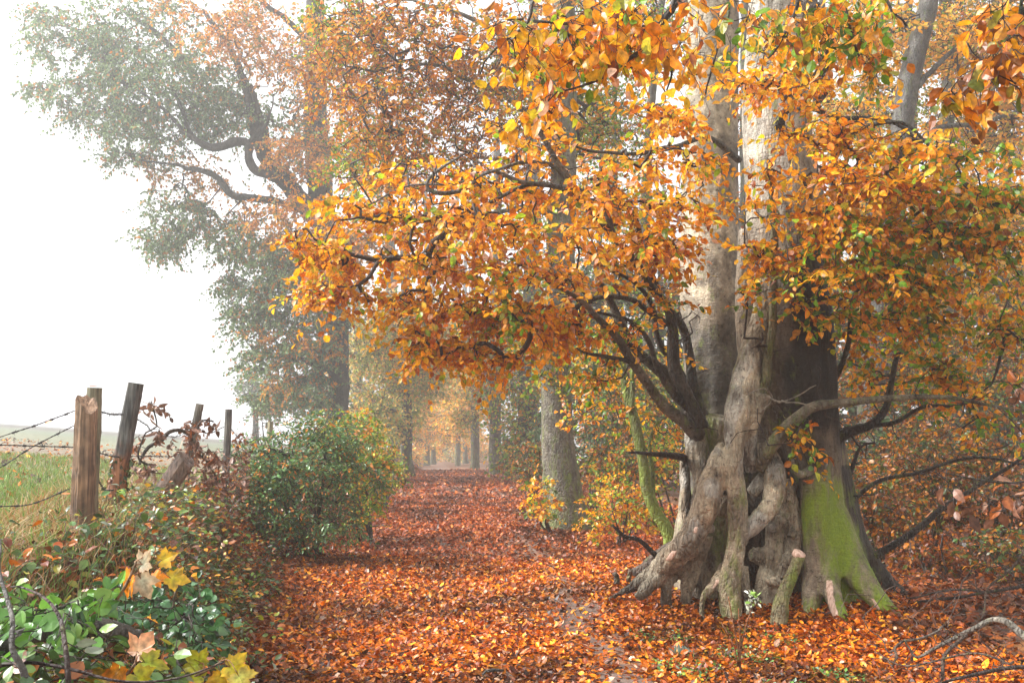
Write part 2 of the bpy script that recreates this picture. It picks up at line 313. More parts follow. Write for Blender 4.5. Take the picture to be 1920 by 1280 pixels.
def add_leaves(mb, pos, d, nrm, size, col, tmpl=TB, curl=.25, col2=None, wid=1.0):
    """pos, d (along the leaf), nrm (its upper side): (N,3); size (N,)"""
    if len(pos) == 0: return
    tv, tq, tt, ed = tmpl; N = len(pos); k = len(tv)
    d = unit(d); side = unit(np.cross(nrm, d)); up = np.cross(d, side)
    c = rng.normal(0, curl, N)[:, None]; X = tv[None, :, 0]; Yl = tv[None, :, 1] * wid * rng.uniform(.8, 1.2, N)[:, None]
    tw = rng.normal(0, .35, N)[:, None]
    Zl = tv[None, :, 2] * rng.uniform(.2, 2.2, N)[:, None] - c * X ** 2 + tw * X * Yl
    v = pos[:, None] + size[:, None, None] * (X[..., None] * d[:, None] + Yl[..., None] * side[:, None] + Zl[..., None] * up[:, None])
    off = (np.arange(N) * k)[:, None, None]
    q = (np.array(tq)[None] + off).reshape(-1, 4) if len(tq) else None
    t = (np.array(tt)[None] + off).reshape(-1, 3) if len(tt) else None
    if col2 is None: col2 = col * np.array([1.0, .9, .9])
    cc = col[:, None] * (1 - ed[None, :, None]) + col2[:, None] * ed[None, :, None]
    mb.add(v.reshape(-1, 3), q, t, cc.reshape(-1, 3))

PAL = {
 'dim': ([(.44, .155, .010), (.56, .22, .012), (.22, .065, .010), (.13, .16, .022), (.08, .12, .02), (.14, .05, .012)], [.24, .16, .18, .17, .13, .12]),
 'litterfar': ([(.40, .085, .008), (.50, .125, .010), (.27, .05, .008), (.15, .03, .007), (.60, .22, .04), (.09, .03, .01)], [.27, .2, .2, .15, .08, .1]),
 'orange': ([(.90, .38, .010), (.94, .48, .012), (.80, .25, .008), (.92, .60, .03), (.42, .11, .012), (.30, .46, .02), (.72, .64, .03), (.86, .55, .36)], [.30, .25, .14, .11, .06, .05, .06, .03]),
 'mixed': ([(.90, .38, .010), (.93, .52, .015), (.74, .23, .010), (.19, .40, .015), (.42, .45, .02), (.09, .20, .02), (.35, .11, .015)], [.25, .19, .10, .19, .15, .08, .04]),
 'greenish': ([(.18, .34, .03), (.44, .52, .04), (.10, .21, .03), (.72, .28, .015), (.72, .42, .03), (.50, .15, .012)], [.30, .22, .15, .15, .11, .07]),
 'rust': ([(.70, .26, .012), (.82, .38, .015), (.42, .12, .012), (.20, .07, .012), (.34, .30, .02), (.15, .19, .02)], [.30, .22, .18, .1, .12, .08]),
 'oak': ([(.13, .22, .08), (.19, .29, .10), (.09, .15, .06), (.25, .35, .15), (.48, .22, .04), (.55, .20, .03)], [.30, .24, .20, .14, .06, .06]),
 'oakorange': ([(.68, .27, .015), (.76, .36, .02), (.54, .18, .012), (.14, .18, .05), (.25, .26, .06)], [.34, .24, .2, .12, .1]),
 'bush': ([(.09, .22, .06), (.14, .30, .08), (.06, .14, .045), (.28, .34, .05), (.70, .26, .03), (.50, .17, .03)], [.34, .28, .16, .10, .07, .05]),
 'litter': ([(.58, .15, .006), (.76, .23, .008), (.40, .08, .005), (.20, .038, .005), (.84, .38, .02), (.74, .48, .32), (.08, .022, .006)], [.22, .20, .19, .16, .08, .03, .12]),
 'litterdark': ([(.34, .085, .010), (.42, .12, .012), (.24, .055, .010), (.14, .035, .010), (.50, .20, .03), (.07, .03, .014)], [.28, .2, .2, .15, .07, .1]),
 'dead': ([(.22, .105, .06), (.30, .15, .09), (.15, .075, .045), (.42, .27, .19), (.46, .15, .04)], [.3, .25, .2, .15, .1]),
 'bramble': ([(.08, .17, .04), (.05, .11, .03), (.15, .26, .05), (.42, .40, .05), (.55, .17, .02), (.20, .07, .03), (.22, .26, .18)], [.28, .22, .16, .08, .10, .1, .06]),
 'fog': ([(.46, .44, .08), (.34, .42, .08), (.78, .40, .07), (.85, .58, .12), (.22, .32, .08)], [.25, .25, .2, .15, .15]),
 'gold': ([(.92, .52, .06), (.90, .42, .04), (.60, .50, .08), (.35, .35, .06)], [.35, .3, .2, .15]),
}
def pal(name, n, jit=.16):
    c, w = PAL[name]; w = np.array(w) / sum(w); i = rng.choice(len(c), n, p=w)
    return np.array(c)[i] * (1 + rng.normal(0, jit, (n, 1))).clip(.5, 1.5)

# ------------------------------------------------------------------ branches that grow to where the leaves are
def grow(limbs, targets, tipr=.003, step=.14, wig=.12, sag=.0, power=.42):
    """limbs: list of (points, radii). Each target is joined to the nearest wood. Returns tip positions, tip directions, polylines."""
    P = np.zeros((200000, 3)); par = np.full(200000, -1); Rr = np.zeros(200000); n = 0
    for p, r in limbs:
        q, rq = resample(p, r, step); P[n:n + len(q)] = q; Rr[n:n + len(q)] = rq; n += len(q)
    n0 = n
    d0 = np.array([np.min(((P[:n0] - t) ** 2).sum(1)) for t in targets]); order = np.argsort(d0)
    paths = []; tips = []; dirs = []; cnt = np.zeros(200000)
    for k in order:
        t = targets[k]; dd = np.linalg.norm(P[:n] - t, axis=1); i = int(np.argmin(dd)); L = dd[i]
        if L < .03: tips.append(t); dirs.append(unit(rng.normal(0, 1, 3))); continue
        s = P[i]; m = max(2, int(L / step) + 1); u = np.linspace(0, 1, m + 1)[1:, None]
        side = rng.normal(0, 1, 3); side[2] = abs(side[2]) * .6 - sag
        b = side * L * wig * 1.4
        q = s + (t - s) * u + b * (4 * u * (1 - u)) + rng.normal(0, wig * step, (m, 3)) * (u < .99)
        P[n:n + m] = q; par[n] = i; par[n + 1:n + m] = np.arange(n, n + m - 1); paths.append((i, n, n + m)); cnt[n + m - 1] = 1
        n += m; tips.append(t); dirs.append(unit(q[-1] - (q[-2] if m > 1 else s)))
    for j in range(n - 1, n0 - 1, -1):
        if par[j] >= 0: cnt[par[j]] += cnt[j]
    Rr[n0:n] = tipr * np.maximum(cnt[n0:n], 1) ** power
    polys = []
    for i, a, b in paths:
        idx = np.concatenate([[i], np.arange(a, b)]); r = Rr[idx].copy(); r[0] = min(r[0], r[1] * 1.25); polys.append((P[idx], r))
    return np.array(tips), np.array(dirs), polys

def sprays(mb, twigs, tips, dirs, K, L, size, colf, tmpl=TB, droop=.35, tilt=.35, curl=.25, twr=.0018, flat=1.0, wid=1.0, twig_sides=3, col2f=None):
    """at every tip a twig with K leaves standing alternately to both sides in one plane"""
    S = len(tips)
    if S == 0: return
    dirs = dirs * np.array([1, 1, .45]) + rng.normal(0, .35, (S, 3)); dirs[:, 2] -= droop * .5; dirs = unit(dirs)
    nrm = np.zeros((S, 3)); nrm[:, 2] = flat; nrm += rng.normal(0, tilt, (S, 3)); side = unit(np.cross(nrm, dirs)); nrm = np.cross(dirs, side)
    Ls = L * rng.uniform(.6, 1.3, S)
    k = (np.arange(K) + .5) / K
    u = k[None, :, None] * 1.0 + rng.normal(0, .03, (S, K, 1))
    bend = -droop * .5
    pos = tips[:, None] + Ls[:, None, None] * (dirs[:, None] * u + np.array([0, 0, bend]) * u ** 2) - dirs[:, None] * (Ls * .35)[:, None, None]
    sg = np.where(np.arange(K) % 2 == 0, 1, -1)[None, :, None] * np.where(rng.random((S, 1, 1)) < .5, 1, -1)
    ld = dirs[:, None] * .75 + side[:, None] * sg * .8 + rng.normal(0, .25, (S, K, 3)) + np.array([0, 0, -droop])
    ln = nrm[:, None] + rng.normal(0, tilt * 1.1, (S, K, 3))
    sz = size * rng.uniform(.55, 1.25, (S, K)) * rng.uniform(.85, 1.15, (S, 1))
    pos = pos + unit(ld) * size * .15
    col = colf(S * K)
    hue = np.repeat(rng.normal(1, .12, S), K)[:, None]; col = col * hue.clip(.6, 1.4)
    add_leaves(mb, pos.reshape(-1, 3), ld.reshape(-1, 3), ln.reshape(-1, 3), sz.ravel(), col, tmpl, curl, None if col2f is None else col2f(col), wid)
    if twigs is not None:
        for i in range(S):
            uu = np.array([0, .5, 1.0])[:, None]
            p = tips[i] + Ls[i] * (dirs[i] * uu + np.array([0, 0, bend]) * uu ** 2) - dirs[i] * Ls[i] * .35
            twigs.tube(p, np.array([twr * 1.3, twr, twr * .4]), twig_sides, TW, cap=False)

TW = (.045, .030, .024)
def blob_points(blobs, hollow=0.0):
    """blobs: (u, v, Y, half width px, half height px, half depth m, count); a volume seen at that place"""
    out = []
    for u, v, Y, ru, rv, rY, n in blobs:
        c = at(u, v, Y); s = Y / F
        q = unit(rng.normal(0, 1, (n, 3))) * (rng.random((n, 1)) ** .4)
        out.append(c + q * np.array([ru * s, rY, rv * s]))
    return np.vstack(out)
def blob3(c, r, n, e=.4):
    q = unit(rng.normal(0, 1, (n, 3))) * (rng.random((n, 1)) ** e); return np.asarray(c) + q * np.asarray(r)

def strata(P, h=.3, j=.05):
    P = P.copy(); o = .12 * P[:, 0] + .1 * np.sin(P[:, 1] * 2); P[:, 2] = np.round((P[:, 2] + o) / h) * h - o + rng.normal(0, j, len(P)); return P
def gaps(P, sc=1.6, thr=-.18, off=0.0):
    k = np.array([mnoise.noise((p[0] * sc + off, p[1] * sc, p[2] * sc * 2.2)) for p in P]); return P[k > thr]

def px_tube(pts):
    """(u, v, Y, width px) -> world points and radii"""
    p = np.array([at(a[0], a[1], a[2]) for a in pts]); r = np.array([a[3] * a[2] / F / 2 for a in pts]); return p, r

# ------------------------------------------------------------------ fused, organic wood
def fuse(name, mb, voxel, mat, parent, colf, mossf, lump=.02, ls=4.0, zs=.45, smooth=3, fine=.004):
    o = bpy.data.objects.new(name + '_raw', mb.mesh(name + '_raw')); scene.collection.objects.link(o)
    m = o.modifiers.new('r', 'REMESH'); m.mode = 'VOXEL'; m.voxel_size = voxel; m.use_smooth_shade = True
    if smooth: s = o.modifiers.new('s', 'SMOOTH'); s.iterations = smooth; s.factor = .5
    dg = bpy.context.evaluated_depsgraph_get(); me = bpy.data.meshes.new_from_object(o.evaluated_get(dg)); me.name = name
    bpy.data.objects.remove(o)
    n = len(me.vertices); v = np.zeros(n * 3, np.float32); me.vertices.foreach_get('co', v); v = v.reshape(-1, 3).astype(float)
    nr = np.zeros(n * 3, np.float32); me.vertices.foreach_get('normal', nr); nr = nr.reshape(-1, 3)
    a = np.array([mnoise.noise((p[0] * ls, p[1] * ls, p[2] * ls * zs)) for p in v])
    b = np.array([mnoise.noise((p[0] * ls * 5, p[1] * ls * 5, p[2] * ls * 1.2 + 7)) for p in v])
    c_ = np.array([abs(mnoise.noise((p[0] * 15, p[1] * 15, p[2] * 2.2 + 3))) for p in v])
    v = v + nr * (lump * a + fine * b - fine * 2.2 * np.maximum(0, .25 - c_) / .25 * .6)[:, None]
    me.vertices.foreach_set('co', v.astype(np.float32).ravel())
    me.polygons.foreach_set('use_smooth', np.ones(len(me.polygons), bool))
    for x in list(me.color_attributes): me.color_attributes.remove(x)
    ca = me.color_attributes.new('Col', 'FLOAT_COLOR', 'POINT'); c = colf(v, nr)
    ca.data.foreach_set('color', np.hstack([c, np.ones((n, 1))]).astype(np.float32).ravel())
    at_ = me.attributes.new('Moss', 'FLOAT', 'POINT'); at_.data.foreach_set('value', mossf(v, nr).astype(np.float32))
    me.materials.clear(); me.materials.append(mat); me.update()
    ob = bpy.data.objects.new(name, me); scene.collection.objects.link(ob)
    if parent is not None: ob.parent = parent; ob.matrix_parent_inverse = parent.matrix_basis.inverted()
    return ob

def vnoise(v, s, off=0.0):
    return np.array([mnoise.noise((p[0] * s + off, p[1] * s, p[2] * s * .7)) for p in v])
def sstep(a, b, x): t = np.clip((x - a) / (b - a), 0, 1); return t * t * (3 - 2 * t)

BEECH = np.array([.25, .20, .145])
old = empty('beech_tree', (2.2, 9.2, 0)); tag(old, 'massive gnarled old beech with twisted fused stems, mossy green trunk and spreading orange crown', 'tree')

# --- right column, mossy below
mb = MB()
for pts, sd in (
    ([(1475, -330, 9.2, 90), (1462, -60, 9.2, 112), (1457, 200, 9.2, 126), (1472, 420, 9.15, 146), (1482, 600, 9.1, 162), (1492, 720, 9.1, 150), (1512, 810, 9.1, 118), (1534, 900, 9.05, 84), (1542, 980, 9.0, 86), (1548, 1050, 9.05, 92), (1556, 1110, 9.05, 106), (1562, 1180, 9.05, 124)], 20),
    ([(1405, 430, 9.15, 40), (1412, 600, 9.1, 66), (1435, 760, 9.15, 80), (1440, 860, 9.3, 90)], 12),
    ([(1528, 860, 8.95, 60), (1530, 960, 8.86, 62), (1527, 1060, 8.82, 46), (1520, 1130, 8.74, 36), (1514, 1180, 8.6, 28)], 12),
    ([(1552, 980, 8.9, 60), (1554, 1070, 8.76, 44), (1566, 1130, 8.55, 32), (1590, 1185, 8.3, 20), (1602, 1210, 8.2, 10)], 12),
    ([(1560, 960, 8.95, 60), (1586, 1030, 8.85, 58), (1618, 1090, 8.7, 52), (1660, 1140, 8.55, 40), (1705, 1185, 8.35, 26), (1740, 1215, 8.2, 12)], 12),
    ([(1545, 800, 9.35, 60), (1566, 900, 9.4, 62), (1592, 1000, 9.5, 62), (1630, 1070, 9.6, 58), (1680, 1120, 9.6, 46), (1730, 1165, 9.4, 24)], 12),
    ([(1520, 700, 9.3, 90), (1535, 850, 9.3, 90), (1550, 950, 9.35, 100), (1562, 1060, 9.4, 130)], 14)):
    if pts[-1][1] > 1150: pts.append((pts[-1][0], pts[-1][1] + 60, pts[-1][2], pts[-1][3]))
    mb.tube(*resample(*px_tube(pts), .09), sd, rough=.012)
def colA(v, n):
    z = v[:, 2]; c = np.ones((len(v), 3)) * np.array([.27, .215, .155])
    dark_zone = sstep(1.0, 1.75, z + .45 * vnoise(v, 5, 11)) * (1 - sstep(2.8, 3.8, z)) * sstep(2.3, 2.5, v[:, 0] + .1 * vnoise(v, 3))
    c = c * (1 - .91 * dark_zone[:, None])  # right part of the column much darker at middle height
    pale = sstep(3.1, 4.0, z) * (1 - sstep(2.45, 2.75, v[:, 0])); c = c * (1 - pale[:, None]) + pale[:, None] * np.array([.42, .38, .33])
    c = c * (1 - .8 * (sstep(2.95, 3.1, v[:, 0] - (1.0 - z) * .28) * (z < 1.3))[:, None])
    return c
def mossA(v, n):
    z = v[:, 2]; m = (1 - sstep(.9, 1.7, z + .5 * vnoise(v, 6, 17))) * sstep(-.2, .5, -n[:, 1] + .2) * (.44 + .9 * vnoise(v, 3.5, 3)) * sstep(2.42, 2.56, v[:, 0])
    m = m + (.60 + .7 * vnoise(v, 6, 40)) * np.exp(-((v[:, 0] - 2.88 - .06 * vnoise(v, 2, 30)) / .09) ** 2) * (1 - sstep(.9, 1.35, z))
    return np.maximum(0, m * (1 - sstep(2.95, 3.25, v[:, 0] - (1.0 - z) * .3))) + .12 * (vnoise(v, 1.5) > .1)
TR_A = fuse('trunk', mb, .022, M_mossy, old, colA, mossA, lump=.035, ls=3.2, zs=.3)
TR_A['label'] = 'stout right column, bright green with moss at its flared foot'

# --- left column behind
mb = MB()
for pts in ([(1345, -330, 10.1, 84), (1335, -60, 10.1, 98), (1334, 200, 10.1, 104), (1332, 400, 10.1, 108), (1332, 560, 10.0, 112), (1337, 660, 10.0, 112), (1340, 750, 9.95, 106), (1345, 850, 9.9, 120), (1350, 1000, 9.9, 170), (1350, 1130, 9.9, 200)],
            [(1350, 480, 10.1, 40), (1374, 560, 10.05, 44), (1380, 650, 10.0, 48), (1366, 760, 9.95, 46), (1355, 860, 9.9, 60)],
            [(1310, 640, 9.85, 36), (1306, 740, 9.8, 40), (1320, 850, 9.75, 60)]):
    mb.tube(*resample(*px_tube(pts), .1), 18, rough=.01)
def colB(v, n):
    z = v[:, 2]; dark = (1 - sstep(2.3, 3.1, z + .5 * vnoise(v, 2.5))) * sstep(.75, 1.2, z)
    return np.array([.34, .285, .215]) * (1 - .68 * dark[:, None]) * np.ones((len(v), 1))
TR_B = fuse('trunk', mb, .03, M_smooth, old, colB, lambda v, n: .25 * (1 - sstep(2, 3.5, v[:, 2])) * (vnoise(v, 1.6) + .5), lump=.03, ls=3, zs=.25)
TR_B['label'] = 'tall smooth grey-brown column at the back left'

# --- the tangle of fused stems and roots in front
mb = MB()
C = [
 [(1436, 520, 9.1, 30), (1428, 600, 9.05, 44), (1412, 660, 9.0, 58), (1400, 720, 8.95, 60), (1386, 780, 8.9, 54), (1378, 830, 8.85, 40), (1378, 890, 8.82, 32), (1382, 950, 8.8, 38), (1381, 1010, 8.8, 34), (1374, 1060, 8.8, 38), (1368, 1105, 8.75, 42), (1372, 1150, 8.7, 40)],
 [(1356, 835, 9.05, 26), (1348, 865, 8.85, 42), (1336, 900, 8.82, 46), (1326, 940, 8.8, 46), (1308, 985, 8.85, 46), (1284, 1020, 8.9, 52), (1250, 1055, 9.05, 46), (1215, 1082, 9.2, 30), (1160, 1113, 9.3, 13), (1140, 1125, 9.3, 8)],
 [(1262, 1045, 9.0, 44), (1240, 1075, 9.0, 36), (1215, 1100, 8.95, 26), (1195, 1120, 8.9, 14)],
 [(1305, 800, 9.45, 44), (1308, 850, 9.3, 46), (1318, 900, 9.25, 40), (1312, 960, 9.2, 34), (1304, 1010, 9.2, 40)],
 [(1284, 860, 9.6, 22), (1286, 920, 9.5, 24), (1292, 980, 9.45, 24), (1297, 1040, 9.4, 34)],
 [(1298, 830, 9.3, 26), (1318, 870, 9.2, 22), (1308, 930, 9.15, 18), (1297, 980, 9.1, 18), (1294, 1020, 9.1, 18)],
 [(1436, 740, 8.75, 22), (1417, 775, 8.8, 25), (1408, 810, 8.85, 26), (1406, 850, 8.9, 30), (1408, 880, 9.0, 24)],
 [(1442, 850, 9.0, 34), (1452, 880, 8.88, 42), (1454, 915, 8.82, 42), (1444, 950, 8.8, 40), (1422, 975, 8.78, 32), (1400, 1000, 8.78, 24), (1390, 1020, 8.8, 18)],
 [(1408, 925, 8.95, 22), (1428, 900, 8.95, 24), (1446, 880, 8.95, 26)],
 [(1470, 900, 9.05, 32), (1480, 950, 9.0, 36), (1488, 1000, 8.98, 36), (1484, 1040, 8.98, 34), (1466, 1080, 9.0, 40)],
 [(1452, 960, 8.98, 34), (1450, 1010, 9.0, 36), (1442, 1060, 9.0, 36), (1438, 1120, 8.98, 52)],
 [(1392, 1060, 8.82, 24), (1398, 1110, 8.72, 24), (1402, 1140, 8.65, 16)],
 [(1355, 930, 9.1, 24), (1352, 985, 9.2, 40), (1340, 1040, 9.3, 60), (1325, 1090, 9.3, 76)],
 [(1320, 1000, 9.1, 36), (1304, 1050, 9.15, 38), (1292, 1090, 9.1, 34), (1286, 1120, 9.05, 26)],
 [(1296, 1030, 9.05, 36), (1268, 1070, 9.05, 32), (1250, 1102, 9.0, 20)],
 [(1360, 1060, 8.85, 26), (1340, 1095, 8.7, 18), (1318, 1124, 8.55, 12)],
 [(1430, 800, 9.6, 100), (1430, 900, 9.65, 130), (1425, 1000, 9.75, 150), (1420, 1100, 9.75, 150)],
 [(1352, 780, 9.45, 60), (1345, 850, 9.5, 70), (1345, 1000, 9.5, 90), (1345, 1110, 9.45, 110)],
 [(1500, 860, 9.35, 40), (1500, 950, 9.4, 50), (1500, 1100, 9.4, 60)],
]
for ci, pts in enumerate(C):
    dy = {0: -.14, 1: -.10, 7: -.12, 6: -.08, 8: -.05, 9: -.04}.get(ci, 0); pts = [(a_[0], a_[1], a_[2] + dy, a_[3]) for a_ in pts]
    if pts[-1][1] > 1085 and pts[-1][0] > 1200: pts.append((pts[-1][0], pts[-1][1] + 75, pts[-1][2], pts[-1][3]))
    mb.tube(*resample(*px_tube(pts), .06), 14, rough=.02)
def ball(mb, c, r, n=10):
    th = np.linspace(0, math.pi, 8); p = np.array([np.asarray(c) + np.array([0, 0, -r * math.cos(t)]) for t in th]); mb.tube(p, r * np.sin(th) + .002, n)
for u, v, Y, d in ((1352, 955, 8.88, 26), (1420, 1040, 9.0, 34), (1453, 1090, 8.85, 24), (1440, 1088, 8.85, 18), (1480, 1050, 8.85, 30), (1448, 990, 8.9, 20), (1465, 975, 8.9, 26), (1325, 930, 8.68, 20), (1300, 1030, 8.8, 26),
                   (1490, 910, 9.0, 16), (1488, 935, 8.98, 14), (1496, 965, 9.0, 16), (1412, 860, 8.8, 26), (1330, 990, 8.8, 18), (1485, 1000, 8.85, 20)):
    ball(mb, at(u, v, Y), d * Y / F / 2)
def colC(v, n):
    c = np.ones((len(v), 3)) * np.array([.46, .39, .29]); k = vnoise(v, 3.3, 9)[:, None]
    c = c * (1 + .5 * k); x = v[:, 0]; z = v[:, 2]
    br = ((x < 1.95) * (z < 1.3) * (x > 1.3))[:, None] * .5
    c = c * (1 - br) + br * np.array([.34, .235, .15])
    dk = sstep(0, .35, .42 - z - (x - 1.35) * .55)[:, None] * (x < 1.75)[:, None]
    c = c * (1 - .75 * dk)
    crevice_shade = (sstep(9.02, 9.22, v[:, 1]) * (v[:, 0] > 1.62) * (z < 1.35))[:, None]; c = c * (1 - crevice_shade * .65)  # shade between the stems, put into the colour of the rearmost wood
    pale = (sstep(.12, .3, vnoise(v, 5, 21)) * sstep(.5, .9, z))[:, None]
    return c * (1 - pale * .6) + pale * .6 * np.array([.50, .49, .46])
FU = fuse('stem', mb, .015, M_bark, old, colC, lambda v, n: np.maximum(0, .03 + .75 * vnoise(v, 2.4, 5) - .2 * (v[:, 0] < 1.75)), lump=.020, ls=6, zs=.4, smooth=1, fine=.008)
FU['label'] = 'tangle of fused twisted stems, burls and roots'

dg = bpy.context.evaluated_depsgraph_get()
def bvh_of(o):
    vs_ = [o.matrix_world @ v.co for v in o.data.vertices]; return BVHTree.FromPolygons(vs_, [p.vertices[:] for p in o.data.polygons])
bpy.context.view_layer.update()
bvhs = [bvh_of(TR_A), bvh_of(FU)]
def surf(u, v):
    o = Vector(CAM); d = (Vector(at(u, v, 9)) - o).normalized(); best = None
    for b in bvhs:
        h = b.ray_cast(o, d, 20)
        if h[0] is not None and (best is None or h[3] < best[3]): best = h
    return best
M_scar = newmat('bare_wood')[0]
def setup_scar():
    n = M_scar.node_tree.nodes; l = M_scar.node_tree.links; b = n['Principled BSDF']; nz = n.new('ShaderNodeTexNoise'); tc = n.new('ShaderNodeTexCoord')
    mp = n.new('ShaderNodeMapping'); mp.inputs['Scale'].default_value = (1, 1, .3); l.new(tc.outputs['Object'], mp.inputs['Vector']); l.new(mp.outputs[0], nz.inputs['Vector'])
    nz.inputs['Scale'].default_value = 45; nz.inputs['Detail'].default_value = 5; cr = n.new('ShaderNodeValToRGB'); e = cr.color_ramp.elements
    e[0].position = .3; e[0].color = (.30, .15, .09, 1); e[1].position = .6; e[1].color = (.68, .48, .37, 1)
    l.new(nz.outputs['Fac'], cr.inputs['Fac']); l.new(cr.outputs[0], b.inputs['Base Color']); b.inputs['Roughness'].default_value = .7
setup_scar()
def scar(outline, steps=9):
    """a patch of barkless wood lying on the bark: rows between a left and a right edge"""
    rows = []
    for (v, a, b) in outline: rows.append((v, a, b))
    vv = np.linspace(rows[0][0], rows[-1][0], steps); A = np.interp(vv, [r[0] for r in rows], [r[1] for r in rows]); B = np.interp(vv, [r[0] for r in rows], [r[2] for r in rows])
    pts = []; m = 6
    for i, v in enumerate(vv):
        j = rng.normal(0, .8, 2)
        for t in np.linspace(0, 1, m):
            h = surf(A[i] + j[0] + (B[i] + j[1] - A[i] - j[0]) * t, v)
            if h is None: return
            out = 0.007 if 0 < t < 1 and 0 < i < steps - 1 else -.012
            pts.append(np.array(h[0] + h[1] * out))
    b = MB(); i = np.arange(steps - 1)[:, None] * m; k = np.arange(m - 1)[None]
    b.add(pts, np.stack([i + k, i + m + k, i + m + k + 1, i + k + 1], -1).reshape(-1, 4)); b.build('bark_scar', M_scar, old)
scar([(1083, 1546, 1562), (1100, 1546, 1565), (1130, 1550, 1568), (1155, 1560, 1577), (1172, 1568, 1582)], 14)
scar([(1118, 1632, 1636), (1130, 1637, 1645), (1145, 1645, 1653)], 6)
scar([(985, 1303, 1309), (992, 1300, 1311), (1001, 1300, 1306)], 6)
scar([(1030, 1262, 1272), (1040, 1250, 1270), (1053, 1243, 1258)], 7)
scar([(1083, 1344, 1351), (1096, 1337, 1346), (1106, 1330, 1337)], 6)

# --- cut stub with pale end
mb = MB(); p, r = px_tube([(1458, 1215, 8.35, 34), (1462, 1150, 8.35, 34), (1466, 1122, 8.38, 28), (1480, 1090, 8.4, 24), (1492, 1062, 8.42, 22), (1499, 1040, 8.42, 22)])
mb.tube(*resample(p, r, .04), 14, rough=.02)
ST = fuse('stub', mb, .012, M_bark, old, lambda v, n: np.ones((len(v), 3)) * np.array([.26, .22, .13]), lambda v, n: .42 + .5 * vnoise(v, 4) , lump=.008, ls=7)
mb = MB(); c = at(1499, 1037, 8.42); d = unit(at(1499, 1037, 8.42) - at(1488, 1065, 8.42)); d = unit(d + np.array([0, -.45, 0]))
mb.tube(np.array([c - d * .03, c + d * .008, c + d * .02]), np.array([.056, .054, .02]), 12, rough=.05); mb.build('cut_face', M_scar, ST)

